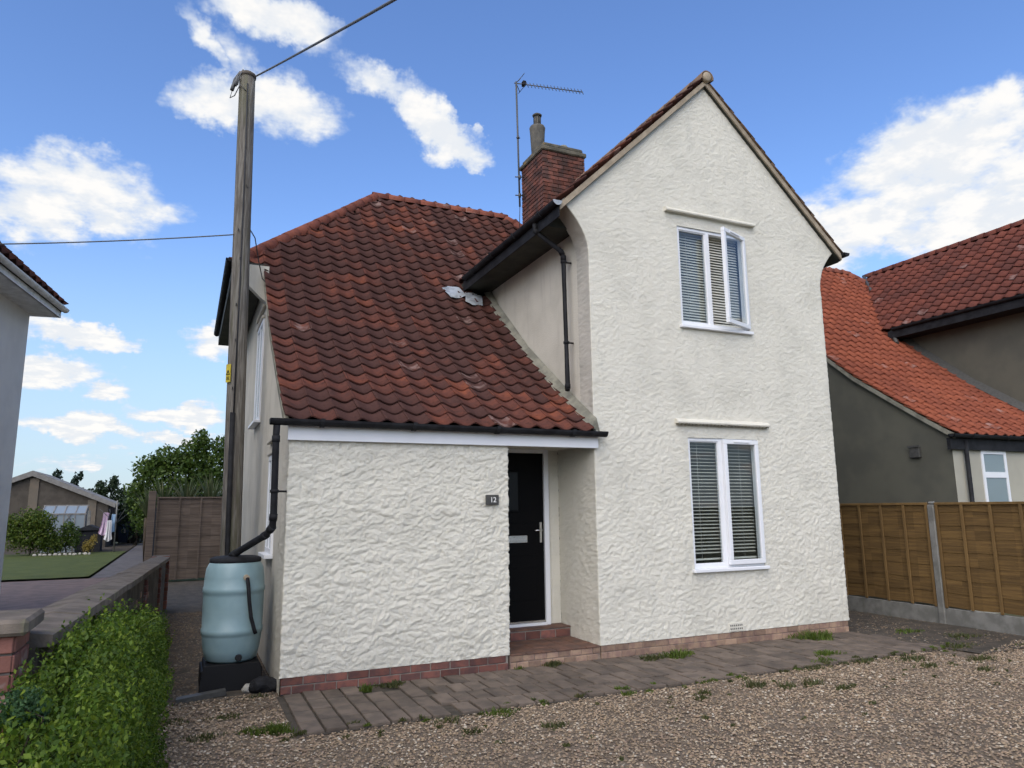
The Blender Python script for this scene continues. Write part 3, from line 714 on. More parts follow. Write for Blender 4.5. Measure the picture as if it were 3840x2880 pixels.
nx_[len(yr)] = -.7; ny_[len(yr)] = -.7; nx_[len(yr)+len(xf)-1] = .7; ny_[len(yr)+len(xf)-1] = -.7
uu = np.concatenate([np.repeat((X2-yr)[None], len(zs), 0), Xg, np.repeat((X3+y2)[None], len(zs), 0)], 1)
hh = stucco_h(uu, np.repeat(zs[:, None], uu.shape[1], 1), 14.5, 8.1, .0086)*(.55+.45*np.clip((3.8-zs)/2.5, 0, 1))[:, None]
P = np.stack([cols_x+nx_[None]*hh, cols_y+ny_[None]*hh, np.repeat(zs[:, None], uu.shape[1], 1)], -1)
cx = (P[:-1, :-1, 0]+P[1:, 1:, 0])/2; cz = (zs[:-1]+zs[1:])[:, None]/2; fr = (P[:-1, :-1, 1]+P[1:, 1:, 1])/2 < .03
keep = ~(fr & (((cx > Wl) & (cx < Wr) & (cz > Wlz[0]) & (cz < Wlz[1])) | ((cx > Ul) & (cx < Ur) & (cz > Uz[0]) & (cz < Uz[1]))))
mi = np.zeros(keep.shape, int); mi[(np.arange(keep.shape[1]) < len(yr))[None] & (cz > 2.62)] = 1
mat('render_return', (.52, .49, .43), .9, (.43, .41, .36), 2.0, bump=.5, bscale=60, bdist=.01, spec=.15)  # upper left return of the wing: duller, darker tone than the front
link('gable_wall', grid_mesh('gable_wall', P, keep, mi, ['render_white', 'render_return']), H)
# plain walls: cheek above the lower roof, recess sides, flank, back
bm = B()
ck = [(X2+.004, .3, prof_z(.3)-.1)] + [(X2+.004, y, prof_z(y)-.1) for y in (.81, 1.85, 3.0, 3.5)] + [(X2+.004, 3.7, 5.85), (X2+.004, .3, 5.85)]
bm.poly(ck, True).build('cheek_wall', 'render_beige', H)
def rough_quad(name, o, du, dv, nu, nv, nrm, m, amp, scale, seed, parent=H):
    o, du, dv, nrm = map(np.array, (o, du, dv, nrm)); a, b = np.meshgrid(np.linspace(0, 1, nu), np.linspace(0, 1, nv))
    P = o+a[..., None]*du+b[..., None]*dv; hx = stucco_h(a*np.linalg.norm(du), b*np.linalg.norm(dv), scale, seed, amp)
    P = P+hx[..., None]*nrm
    return link(name, grid_mesh(name, P, np.ones((nv-1, nu-1), bool), None, [m]), parent)
rough_quad('recess_side_wall', (X2, 1.0, .165), (0, -.70, 0), (0, 0, 2.45), 40, 120, (-1, 0, 0), 'render_white', .006, 15, 2.2)
rough_quad('recess_back_wall', (3.53, 1.0, .3), (.20, 0, 0), (0, 0, 2.32), 12, 120, (0, -1, 0), 'render_white', .005, 15, 4.2)
B().box(2.5, X2, .0, 1.05, 2.60, 2.64).build('recess_ceiling', 'render_white', H)
flank = [(0, .55, .02)] + [(0, 8.4, .02), (0, 8.4, 5.55), (0, 3.5, 5.52)] + [(0, y, prof_z(y)-.07) for y in (3.0, 1.85, .81, .55)]
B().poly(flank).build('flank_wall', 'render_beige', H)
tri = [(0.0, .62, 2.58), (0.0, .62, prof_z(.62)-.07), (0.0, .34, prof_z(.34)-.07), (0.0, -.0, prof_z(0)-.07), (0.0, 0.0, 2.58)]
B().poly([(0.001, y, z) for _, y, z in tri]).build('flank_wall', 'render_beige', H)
bm = B(); bm.box(0, X3, 8.38, 8.45, 0, 5.6); bm.box(X3-.05, X3, .4, 8.4, .05, 5.9); bm.build('rear_wall', 'render_beige', H)
bm = B(); bm.box(X2+.06, X3-.06, 3.1, 3.16, .1, 5.9); bm.box(X2+.06, X3-.06, .14, 3.1, 2.85, 3.0); bm.box(X2+.06, X3-.06, .14, 3.1, .05, .12); bm.box(X2+.06, X3-.06, .14, 3.1, 5.86, 5.9); bm.box(X2+.06, X2+.1, .14, 3.1, .12, 5.86)
bm.build('room_wall', 'interior', H)
# plinths, steps
pl = B().box(.02, 2.51, .012, .3, 0, .17).build('plinth', 'mortar', H)
bricks(pl, .01, 2.52, .012, 0, 2, .083, 'brick_red', rnd, depth=.008)
mat('mortar_buff', (.29, .215, .165), .95, (.20, .145, .12), 9, bump=.5, bscale=60, bdist=.008)
pl = B().box(X2+.02, X3-.02, .014, .3, 0, .17).build('plinth', 'mortar_buff', H)
bricks(pl, X2+.01, X3-.01, .014, 0, 2, .083, 'brick_buff', rnd, L=.20, depth=.006)
sd = B().poly([(.004, .0, .0), (.004, .6, .0), (.004, .6, .17), (.004, .0, .17)]).build('flank_plinth', 'render_beige', H)
st = B().box(2.53, X2, .006, .74, 0, .152).build('step', 'mortar_buff', H)
bricks(st, 2.535, X2-.005, .006, 0, 2, .078, 'brick_buff', rnd, L=.155, depth=.007)
tx = np.linspace(2.535, X2-.003, 7)
for a, b in zip(tx, tx[1:]):
    for ya, yb in ((-.012, .23), (.23, .48), (.48, .745)): B().box(a+.003, b-.003, ya+.003, yb-.003, .15, .168+rnd.uniform(-.002, .002), .003).build('step_tile', 'step_tile', st)
st2 = B().box(2.53, X2-.005, .735, 1.05, .14, .285).build('step', 'mortar', H)
bricks(st2, 2.535, X2-.01, .735, .168, 1, .105, 'brick_red', rnd, L=.215, depth=.008)
for a, b in zip(tx, tx[1:]): B().box(a+.003, b-.003, .722, 1.0, .284, .30, .003).build('step_tile', 'step_tile', st2)
# door in the recess
door = B().box(2.60, 3.475, .965, 1.01, .36, 2.555, .003).build('door', 'door_black', H)
bm = B(); bm.box(3.475, 3.545, .93, 1.02, .30, 2.62, .004); bm.box(2.53, 3.475, .93, 1.02, 2.555, 2.62); bm.box(2.53, 2.60, .93, 1.02, .30, 2.555); bm.build('door_frame', 'upvc', door)
B().box(2.60, 3.475, .90, .97, .301, .335, .004).build('threshold', 'upvc', door); B().box(2.60, 3.475, .935, .966, .337, .362, .003).build('weather_bar', 'steel', door)
B().box(2.93, 3.115, .955, .964, 1.76, 2.32, .004).build('glazing_frame', 'door_black', door); B().box(2.955, 3.09, .950, .9545, 1.79, 2.29).build('pane', 'glass_door', door)
bm = B(); bm.box(2.93, 3.225, .950, .964, 1.365, 1.46, .004); bm.box(2.95, 3.205, .944, .951, 1.385, 1.44, .003); bm.build('letterbox', 'steel', door)
bm = B(); bm.box(3.408, 3.442, .950, .964, 1.36, 1.63, .004); bm.tube([(3.425, .955, 1.525), (3.425, .915, 1.525), (3.405, .908, 1.525), (3.31, .908, 1.522)], .0095, 8); bm.build('handle', 'steel', door)
for z in (.62, 1.20): B().box(2.70, 3.37, .960, .9645, z, z+.42, .003).build('moulded_panel', 'door_black', door)
# number plate
npl = B().box(2.228, 2.393, -.032, -.018, 1.86, 1.977, .003).build('number_plate', 'slate', H)
for ch, dx in (('1', -.017), ('2', .022)):
    me = text_mesh(ch, .085, .002); o = link('digit', me, npl, 'lettering'); o.location = (2.318+dx, -.0345, 1.917); o.rotation_euler = (R(90), 0, 0)
for x in (2.24, 2.382): B().box(x-.003, x+.003, -.0345, -.031, 1.915, 1.921).build('screw', 'steel', npl)
# windows, lintels
rwin = casement(H, Wl-.004, Wr+.004, Wlz[0], Wlz[1]+.004, .018, 5.76)
blind(H, Wl+.03, Wr-.03, 1.13, 2.68, .145, .047, 16)
uwin = casement(H, Ul-.004, Ur+.004, Uz[0], Uz[1]+.004, .018, 5.745, open_right=21)
blind(H, Ul+.03, Ur-.03, 4.40, 5.72, .145, .041, 52)
for zc, x0, x1, scal in ((2.955, 5.0, 6.61, True), (5.985, 4.99, 6.61, False)):
    bm = B(); bm.prism([(x0, .0, zc+.04), (x0, -.05, zc+.02), (x0, -.075, zc-.012), (x0, -.07, zc-.03), (x0, .0, zc-.03)], (x1-x0, 0, 0)); li = bm.build('drip_mould', 'render_white', H)
    if scal:
        me = B().box(-.022, .022, -.066, -.004, -.022, 0, .006).mesh('tile_nib'); me.materials.append(MATS['cement'])
        for i in range(26): o = link('tile_nib', me, li); o.location = (x0+.035+i*(x1-x0-.07)/25, 0, zc-.028)
for z0, x0 in ((.176, 5.709),):
    ab = B().box(x0, x0+.245, -.012, .02, z0, z0+.105, .002).build('air_brick', 'render_white', H)
    for r_ in range(2):
        for q in range(7): B().box(x0+.018+q*.031, x0+.034+q*.031, -.0135, -.011, z0+.02+r_*.042, z0+.042+r_*.042).build('air_slot', 'slate', ab)
# flank windows, seen at a sharp angle
for y0, y1, z0, z1 in ((3.60, 4.55, 3.19, 4.78), (1.10, 1.75, 1.32, 2.5)):
    bm = B(); f = .06
    bm.box(-.028, .01, y0, y1, z1-f, z1); bm.box(-.028, .01, y0, y1, z0, z0+f); bm.box(-.028, .01, y0, y0+f, z0+f, z1-f); bm.box(-.028, .01, y1-f, y1, z0+f, z1-f); bm.box(-.028, .01, (y0+y1)/2-.03, (y0+y1)/2+.03, z0+f, z1-f)
    fw_ = bm.build('flank_window', 'upvc', H); B().box(-.012, .005, y0+f, y1-f, z0+f, z1-f).build('pane', 'glass_obscured', fw_); B().box(-.10, 0, y0-.04, y1+.04, z0-.05, z0-.002, .006).build('sill', 'upvc', fw_)
    B().box(-.055, 0, y0-.12, y1+.12, z1+.16, z1+.205, .01).build('drip_mould', 'render_beige', H)
    B().box(-.05, 0, y0-.02, y1+.02, z1+.002, z1+.05, .01).build('head_mould', 'render_beige', H)
# fascia, gutters, soffits
B().box(-.02, X2+.03, -.052, -.03, 2.555, 2.725, .003).build('fascia', 'upvc', H)
B().box(-.015, X2+.02, -.031, .03, 2.556, 2.574).build('soffit', 'upvc', H)
gt = gutter('gutter', (-.215, -.125, 2.765), (3.83, -.125, 2.755), .066, H, 'black_plastic', 4)
eL = WZ-WS*(XM-WE)
gutter('gutter', (WE-.03, -.09, eL-.0), (WE-.03, 3.35, eL-.0), .062, H, 'black_plastic', 4)
for yy in (.5,): pass
gutter('gutter', (2*XM-WE+.03, 6, eL), (2*XM-WE+.03, -.13, eL), .062, H, 'black_plastic', 0)
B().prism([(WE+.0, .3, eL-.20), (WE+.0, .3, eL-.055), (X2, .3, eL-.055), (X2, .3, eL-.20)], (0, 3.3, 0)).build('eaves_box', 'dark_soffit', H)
B().box(WE-.005, WE+.012, -.07, 3.5, eL-.21, eL-.03).build('fascia', 'black_plastic', H)
B().box(2*XM-WE-.012, 2*XM-WE+.005, .02, 6, eL-.12, eL-.03).build('fascia', 'black_plastic', H)
gutter('gutter', (-.56, 3.50, 5.66), (-.56, 8.75, 5.66), .062, H, 'black_plastic', 0)
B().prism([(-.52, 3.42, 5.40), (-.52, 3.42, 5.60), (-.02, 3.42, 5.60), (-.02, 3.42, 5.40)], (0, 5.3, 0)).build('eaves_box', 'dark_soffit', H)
# swept shoulder under the flank eaves
sh = [(0.0, 3.30, 4.95), (-.10, 3.30, 5.02), (-.27, 3.30, 5.18), (-.42, 3.30, 5.40), (-.46, 3.30, 5.53), (0.0, 3.30, 5.53)]
B().prism(sh, (0, .14, 0)).build('swept_shoulder', 'render_beige', H)
# tan cement verge along the gable rakes, flank verge
for sgn in (1, -1):
    pts = []
    for q, dz in ((0, -.03), (1, -.03), (1, -.115), (0, -.13)):
        x = (WE+.02) if q == 0 else XM; z = WZ-WS*(XM-x)+dz
        pts.append((XM+(x-XM)*sgn, -.068, z))
    B().prism(pts, (0, .066, 0)).build('verge', 'verge_stone', H)
pts = [(-.075, y, prof_z(y)-.075) for y in (-.1, .34, .81, 1.85, 3.0, 3.5)] + [(-.075, y, prof_z(y)+.0) for y in (3.5, 3.0, 1.85, .81, .34, -.1)]
B().prism(pts, (.055, 0, 0)).build('verge', 'cement', H)
# cement fillet where the lower roof meets the wing
fy = (-.10, .1, .34, .81, 1.85, 3.0, 3.45); bm = B()
A_ = [Vector((X2-.115-.02*math.sin(9*y), y, prof_z(y)+.045)) for y in fy]; C_ = [Vector((X2-.012, y, prof_z(y)+.155)) for y in fy]; D_ = [Vector((X2+.03, y, prof_z(y)-.02)) for y in fy]
for i in range(len(fy)-1):
    bm.poly([A_[i], A_[i+1], C_[i+1], C_[i]]); bm.poly([C_[i], C_[i+1], D_[i+1], D_[i]])
bm.poly([A_[0], C_[0], D_[0]]); bm.build('cement_fillet', 'cement', H)
# lead dressing under the end of the wing gutter
for x, y, sx, sy, rz, ti in ((3.02, 3.30, .17, .20, 20, 6), (3.33, 3.18, .15, .22, -12, 4)):
    xs_ = np.linspace(-1, 1, 9); P = np.zeros((9, 9, 3)); P[..., 0] = xs_[None]*sx; P[..., 1] = xs_[:, None]*sy*(1-.25*np.abs(xs_[None])); P[..., 2] = .02*fbm(np.stack([P[..., 0]*9, P[..., 1]*9, P[..., 0]*0+x], -1), 3)
    o = link('lead_flashing', grid_mesh('lead_flashing', P, np.ones((8, 8), bool), None, ['lead']), H)
    o.matrix_local = frame((x, y, prof_z(y)+.085), (1, 0, .0), (0, 1, 1.0)) @ Matrix.Rotation(R(rz), 4, 'Z')
# downpipes
def pipe(name, pts, r, parent=H, brackets=(), m='black_plastic', wall=None):
    bm = B(); bm.tube(pts, r, 12)
    for a, b in zip(pts[1:], pts[2:]):       # socket collars at each joint
        d = (Vector(b)-Vector(a)).normalized(); bm.tube([Vector(a)-d*.01, Vector(a)+d*.055], r*1.16, 12)
    o = bm.build(name, m, parent)
    for p, w_ in brackets:
        p = Vector(p); w_ = Vector(w_); bb = B(); d = (w_-p); bb.tube([p-Vector((0, 0, .016)), p+Vector((0, 0, .016))], r*1.22, 12); bb.tube([p+d*.3, w_], .012, 6); bb.build('pipe_bracket', m, o)
    return o
pipe('downpipe', [(3.23, .58, 5.70), (3.23, .58, 5.60), (3.57, .47, 5.32), (3.60, .46, 5.24), (3.615, .45, 3.44), (3.60, .43, 3.36)], .034, brackets=(((3.601, .459, 5.16), (3.72, .459, 5.16)), ((3.612, .452, 4.02), (3.72, .452, 4.02))))
pipe('downpipe', [(-.145, -.125, 2.70), (-.145, -.10, 2.58), (-.135, -.10, 1.78), (-.14, -.08, 1.66), (-.19, .0, 1.58), (-.43, .62, 1.375), (-.47, .70, 1.34)], .036, brackets=(((-.138, -.10, 2.02), (.0, .02, 2.02)),))
# wing chimney
ch = B().box(5.03, 5.92, 3.78, 4.73, 6.9, 8.74).build('chimney', 'mortar_dark', H)
rb = random.Random(8)
bricks(ch, 5.0, 5.95, 3.78, 7.15, 19, .0835, 'brick_chimney', rb, depth=.022)
bricks(ch, 3.76, 4.75, 5.03, 7.15, 19, .0835, 'brick_chimney', rb, depth=.022, axis='y-')
bm = B(); bm.box(4.97, 5.98, 3.72, 4.79, 8.735, 8.83, .02); bm.box(5.02, 5.93, 3.77, 4.74, 8.83, 8.93, .03); bm.build('chimney_cap', 'stone_cap', ch)
bm = B(); bm.lathe([(.125, 0), (.13, .05), (.155, .52), (.165, .60), (.15, .64), (.10, .66), (.085, .66)], (5.18, 4.32, 8.90), 20); pot = bm.build('chimney_pot', 'clay_pot', ch)
bm = B(); bm.tube([(5.18, 4.32, 9.5), (5.18, 4.32, 9.78)], .07, 16); bm.lathe([(.09, 0), (.10, .03), (.06, .06), (.01, .075)], (5.18, 4.32, 9.77), 16); bm.build('pot_cowl', 'clay_pot', ch)
for k in range(8):
    t = 2*math.pi*k/8; B().box(-.008, .008, -.012, .006, 0, .2).build('cowl_slot', 'sign_black', ch).matrix_local = Matrix.Translation((5.18+.068*math.cos(t), 4.32+.068*math.sin(t), 9.55)) @ Matrix.Rotation(t+math.pi/2, 4, 'Z')
B().lathe([(.10, 0), (.095, .1), (.075, .13), (.02, .14)], (5.60, 4.0, 8.91), 18).build('capped_pot', 'cement', ch)
# roofs
roof_set(H, (0, 0, 0), dict(main='tile_old', wing='tile_old', ridge='tile_ridge', wridge='tile_verge', rake='tile_verge'), 300, 0)
B().lathe([(.01, -.01), (.05, -.009), (.072, 0), (.08, .015), (.08, .07)], (0, 0, 0), 20).build('ridge_end', 'verge_stone', H).matrix_local = Matrix.Translation((XM, -.125, WZ-.005)) @ Matrix.Rotation(R(-90), 4, 'X')
B().prism([(WE-.03+.066*math.cos(math.pi*q/10), -.104, eL-.066*math.sin(math.pi*q/10)) for q in range(11)], (0, .012, 0)).build('gutter_stop_end', 'lead', H)
# black cable drooping onto the flank verge

# ------------------------------------------------------------------ right-hand neighbour: the same design, bright retiled roof
ND = Vector((11.2, .4, .24))
N = thing('neighbour_house', 'grey rendered house with bright orange catslide roof behind the tan fence', 'house', ND)
roof_set(N, ND, dict(main='tile_orange', wing='tile_red', ridge='tile_ridge', wridge='tile_red', rake='tile_red'), 170, 130)
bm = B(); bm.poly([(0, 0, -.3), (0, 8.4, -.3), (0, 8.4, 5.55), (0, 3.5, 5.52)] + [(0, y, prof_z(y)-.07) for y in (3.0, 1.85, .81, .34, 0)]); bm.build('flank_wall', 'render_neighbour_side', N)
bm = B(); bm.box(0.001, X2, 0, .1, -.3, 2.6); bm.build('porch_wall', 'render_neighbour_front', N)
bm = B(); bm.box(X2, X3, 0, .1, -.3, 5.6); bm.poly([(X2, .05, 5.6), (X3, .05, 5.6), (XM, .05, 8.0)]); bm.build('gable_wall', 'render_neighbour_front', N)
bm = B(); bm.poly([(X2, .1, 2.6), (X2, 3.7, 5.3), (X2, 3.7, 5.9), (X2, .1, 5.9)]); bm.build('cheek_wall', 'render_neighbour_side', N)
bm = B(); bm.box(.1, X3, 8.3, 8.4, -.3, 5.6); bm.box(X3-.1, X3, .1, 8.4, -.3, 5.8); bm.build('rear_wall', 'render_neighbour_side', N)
pts = [(-.075, y, prof_z(y)-.085) for y in (-.1, .34, .81, 1.85, 3.0, 3.5)] + [(-.075, y, prof_z(y)+.0) for y in (3.5, 3.0, 1.85, .81, .34, -.1)]
B().prism(pts, (.055, 0, 0)).build('verge', 'cement', N)
gutter('gutter', (-.16, -.125, 2.765), (3.83, -.125, 2.765), .066, N, 'black_plastic', 4)
B().box(-.12, X2, -.07, -.0, 2.50, 2.70).build('fascia', 'black_plastic', N)
gutter('gutter', (WE-.03, -.09, eL), (WE-.03, 3.35, eL), .062, N, 'black_plastic', 0)
B().box(WE-.005, X2, -.07, 3.5, eL-.24, eL-.06).build('eaves_box', 'black_plastic', N)
bm = B(); bm.tube([(.27, -.07, 2.66), (.27, -.07, 0)], .036, 10); bm.build('downpipe', 'black_plastic', N)
bm = B(); fy2 = (-.05, .34, .81, 1.85, 3.0, 3.6)
for i in range(len(fy2)-1):
    a, b = fy2[i], fy2[i+1]; bm.poly([(X2-.14, a, prof_z(a)+.05), (X2-.14, b, prof_z(b)+.05), (X2-.005, b, prof_z(b)+.2), (X2-.005, a, prof_z(a)+.2)])
bm.build('lead_flashing', 'slate', N)
vl = [(3.15, 3.2), (3.95, 4.05), (4.75, 4.9), (5.75, 6.0)]; bm = B()
for (xa, ya), (xb, yb) in zip(vl, vl[1:]): bm.tube([(xa, ya, prof_z(ya)+.07), (xb, yb, prof_z(yb)+.07)], .05, 6)
bm.build('valley_lead', 'slate', N)
bm = B(); f = .06; x0, x1, z0, z1 = .74, 1.44, 1.05, 2.50; yq = -.02
bm.box(x0, x1, yq, .05, z1-f, z1); bm.box(x0, x1, yq, .05, z0, z0+f); bm.box(x0, x0+f, yq, .05, z0+f, z1-f); bm.box(x1-f, x1, yq, .05, z0+f, z1-f); bm.box(x0+f, x1-f, yq, .05, 2.02, 2.12)
nw = bm.build('window', 'upvc', N); B().box(x0+f, x1-f, -.005, .0, z0+f, 2.02).build('pane', 'glass_obscured', nw); B().box(x0+f, x1-f, -.005, .0, 2.12, z1-f).build('pane', 'glass_obscured', nw)
bm = B(); bm.box(-.07, -.0, .58, .78, 2.40, 2.61, .01); bm.box(-.085, -.07, .56, .80, 2.59, 2.625); bm.build('wall_vent', 'slate', N)

# ------------------------------------------------------------------ left-hand neighbour: grey flank with white gutter
LH = thing('grey_house', 'grey rendered house flank with white eaves at the edge of the picture', 'house', (-3.60, 6.40, 0), R(-8.6))
B().box(-7, 0, -11, 0, 0, 5.28).build('wall', 'render_grey', LH)
gutter('gutter', (.47, -11.4, 5.36), (.47, .22, 5.36), .062, LH, 'white_gutter', 0)
bm = B(); bm.box(-.1, .40, -11.4, .18, 5.20, 5.225); bm.box(.38, .415, -11.4, .19, 5.20, 5.36); bm.box(-.1, .38, .16, .185, 5.225, 5.34); bm.build('eaves_board', 'white_gutter', LH)
rf = B().prism([(.44, -11.3, 5.37), (-3.5, -11.3, 9.0), (-7.44, -11.3, 5.37), (-7.44, -11.3, 5.30), (.44, -11.3, 5.30)], (0, 11.45, 0)).build('roof', 'dark_soffit', LH)
base = tile_mesh('roof_tile'); base.materials.append(MATS['tile_old'])
frs = []
for k in range(20):
    for j in range(22):
        s = k*TG; c = 1/math.hypot(1, .921); frs.append((jitter(frame((.50-s*c, .10-(j+.5)*TW, 5.40+s*c*.921), (0, 1, 0), (-1, 0, .921)), rnd), None))
lay_tiles(frs, (-3.6, 6.4, 0), rf, 'tile_old', 0, base)
bm = B(); bm.box(0, .05, -2.02, -1.86, 3.05, 3.17, .01); bm.tube([(.03, -1.94, 3.12), (.12, -1.90, 3.16), (.2, -1.75, 3.2)], .03, 8, radii=[.02, .035, .045]); bm.tube([(.05, -1.94, 3.06), (.10, -1.94, 2.97)], .03, 8); bm.build('security_lamp', 'black_plastic', LH)

# ------------------------------------------------------------------ timber pole with overhead cables
PO = thing('utility_pole', 'weathered timber utility pole standing against the flank of the white house', 'pole', (-.36, 2.95, 0))
top = Vector((-.125, 0, 8.40)); bot = Vector((0.03, 0, -.3))
bm = B(); n = 20; bm.tube([bot+(top-bot)*i/n for i in range(n+1)], .1, 18, radii=[.138-.022*i/n for i in range(n+1)]); bm.build('pole', 'pole_wood', PO)
bm = B(); bm.lathe([(.125, -.02), (.13, .03), (.08, .07), (.01, .085)], top, 16); bm.build('pole_cap', 'coping', PO)
def along(t, dx=0, dy=0): p = bot+(top-bot)*t; return p+Vector((dx, dy, 0))
bm = B(); bm.tube([along(.03, -.05, -.155), along(.18, -.05, -.155), along(.40, -.045, -.15)], .034, 10); bm.build('cable_guard', 'black_plastic', PO)
bm = B(); bm.tube([along(.40, -.03, -.135), along(.6, -.01, -.13), along(.8, 0.0, -.125), along(.98, .0, -.12)], .011, 6); bm.build('riser_cable', 'cable', PO)
sg = B().box(-.045, .045, -.006, .0, -.13, .13).build('warning_sign', 'sign_yellow', PO); sg.location = along(.465, -.115, -.085); sg.rotation_euler = (0, R(-1), R(-52))
bm = B(); 
for a, b in (((-.032, -.02), (.032, -.02)), ((.032, -.02), (0, .045)), ((0, .045), (-.032, -.02))): bm.tube([(a[0], -.009, a[1]), (b[0], -.009, b[1])], .004, 5)
bm.tube([(0, -.009, .025), (.004, -.009, 0), (0, -.009, -.012)], .003, 5)
for q in range(3): bm.box(-.03, .03, -.0085, -.0065, -.06-q*.018, -.052-q*.018)
sg2 = bm.build('warning_symbol', 'sign_black', sg)
bm = B()
for k, (dx, dy, dz) in enumerate(((-.14, -.03, -.05), (-.17, .03, -.12), (-.12, -.09, -.14), (-.19, -.02, -.2))):
    bm.tube([top+Vector((0, 0, .03)), top+Vector((dx*.6, dy, .05)), top+Vector((dx, dy, dz*.5)), top+Vector((dx*1.15, dy, dz-.08))], .012, 6)
bm.tube([top+Vector((-.17, 0, -.1)), top+Vector((-.21, -.02, -.28))], .03, 8); bm.tube([top+Vector((-.14, -.05, -.06)), top+Vector((-.17, -.06, -.22))], .025, 8)
pts = [top+Vector((-.2, -.02, -.25)), top+Vector((-.23, -.03, -.42)), top+Vector((-.17, -.05, -.38)), top+Vector((-.1, -.1, -.2)), top+Vector((-.02, -.125, -.3))]
bm.tube(pts, .008, 5); bm.build('cable_clamp', 'pale_cable', PO)
for t_ in (.3, .36, .44, .52, .58, .66, .71, .79, .86): B().box(-.006, .006, -.02, .0, -.02, .02).build('pole_staple', 'sign_black', PO).location = along(t_, random.uniform(-.06, .05), -.118)
def cable(name, a, b, sag, r, m, label, n=24, cat='cable'):
    a, b = Vector(a), Vector(b); pts = [a.lerp(b, i/n)-Vector((0, 0, 4*sag*(i/n)*(1-i/n))) for i in range(n+1)]
    return B().tube(pts, r, 6).build(name, m, None, label=label, cat=cat)
tw = Vector((-.36, 2.95, 0))+top
cp = Vector((.29, -2.53, 6.03)); dv = cp-(tw+Vector((.1, -.05, 0)))
cable('overhead_cable', tw+Vector((.1, -.05, 0)), tw+Vector((.1, -.05, 0))+dv*2.6, .06, .013, 'pale_cable', 'thick overhead cable rising from the pole top towards the street')
cable('overhead_cable', (-.55, 2.9, 5.82), (-4.0, 3.66, 5.43), .03, .009, 'pale_cable', 'thin overhead cable running level from the pole to the grey house')
bm = B(); bm.tube([(-.40, 2.86, 6.02), (-.25, 3.0, 5.85), (-.17, 3.16, 5.55), (-.10, 3.22, 5.30), (-.06, 3.12, 5.22)], .009, 6); bm.build('drop_cable', 'cable', None, label='short black cable drooping from the pole to the roof verge', cat='cable')
cable('overhead_cable', (14.5, 7.5, 8.6), (34, 22, 12.6), .25, .012, 'pale_cable', 'faint wire crossing the sky beyond the orange roof')

# ------------------------------------------------------------------ television aerial on the chimney
AE = thing('television_aerial', 'tall television aerial mast with toothed boom strapped to the brick chimney', 'aerial', (4.9, 4.62, 7.9))
B().tube([(0, 0, -.02), (0, .05, 1.4), (-.005, .09, 2.82)], .02, 8).build('mast', 'aluminium', AE)
B().tube([(0, 0, -.02), (-.02, -.02, -.4), (-.01, 0, -.55)], .008, 6).build('aerial_lead', 'cable', AE)
bm = B(); bm.tube([(-.05, .09, 2.78), (1.58, .02, 2.93)], .011, 6); bm.build('boom', 'aluminium', AE)
me = B().tube([(0, -.05, -.085), (0, .05, .085)], .008, 5).mesh('element'); me.materials.append(MATS['aluminium'])
for i in range(17):
    o = link('element', me, AE); o.location = (.25+i*.082, .075-i*.0035, 2.805+i*.0078)
bm = B(); bm.tube([(.0, .09, 2.80), (.1, .02, 2.93)], .008, 5); bm.tube([(.0, .09, 2.78), (.1, .14, 2.64)], .008, 5); bm.tube([(.1, -.1, 2.93), (.1, .2, 2.93)], .007, 5); bm.tube([(.1, -.1, 2.64), (.1, .2, 2.64)], .007, 5); bm.build('reflector', 'aluminium', AE)
bm = B(); bm.box(.13, .2, .02, .12, 2.75, 2.86, .01); bm.build('dipole_box', 'black_plastic', AE)
for z in (.22, .62): 
    bm = B(); bm.tube([(-.09, .02, z), (.12, .0, z+.02)], .012, 6); bm.tube([(0, .0, z-.04), (0, .0, z+.04)], .03, 8); bm.build('mast_bracket', 'aluminium', AE)
bm = B(); bm.tube([(0, .045, 1.5), (0, .045, 1.54)], .032, 8); bm.tube([(-.04, .045, 1.52), (.05, .045, 1.52)], .008, 5); bm.build('mast_clamp', 'aluminium', AE)

# ------------------------------------------------------------------ water butt
WB = thing('water_butt', 'pale green-blue ribbed water butt with black lid fed by a downpipe', 'water butt', (-.42, .75, .26))
prof = [(.235, .0), (.262, .02), (.285, .12), (.302, .25), (.306, .275), (.314, .285), (.314, .33), (.306, .34), (.309, .5), (.310, .66), (.310, .70), (.318, .71), (.318, .755), (.310, .765), (.306, .86), (.295, .95), (.272, 1.0), (.25, 1.03), (.235, 1.04)]
B().lathe(prof, (0, 0, 0), 48).build('barrel', 'butt_green', WB)
B().lathe([(.262, 1.015), (.268, 1.03), (.262, 1.06), (.22, 1.075), (.05, 1.085), (.01, 1.085)], (0, 0, 0), 40).build('lid', 'black_plastic', WB)
bm = B(); bm.tube([(.10, -.275, .86), (.105, -.325, .855), (.115, -.345, .80), (.135, -.34, .62), (.16, -.325, .46), (.20, -.31, .33), (.215, -.305, .29)], .02, 10); bm.build('overflow_hose', 'black_plastic', WB)
bm = B(); bm.tube([(.09, -.26, .87), (.10, -.33, .865)], .03, 10); bm.build('hose_elbow', 'verge_stone', WB)
WS_ = thing('butt_stand', 'black plastic plinth under the water butt', 'stand', (-.42, .75, 0))
bm = B(); a = [(-.30, -.30), (.30, -.30), (.30, .30), (-.30, .30)]; 
for k in range(4): pass
bm.prism([(-.31, -.31, 0), (.31, -.31, 0), (.275, -.275, .25), (-.275, -.275, .25)], (0, .02, 0)); bm.box(-.275, .275, -.275, .275, .2, .258, .01); bm.box(-.30, -.24, -.28, .29, 0, .21, .01); bm.box(.24, .30, -.28, .29, 0, .21, .01); bm.box(-.3, .3, .25, .29, 0, .21, .01)
mat('stand_black', (.006, .006, .007), .6, spec=.2); bm.build('stand', 'stand_black', WS_)
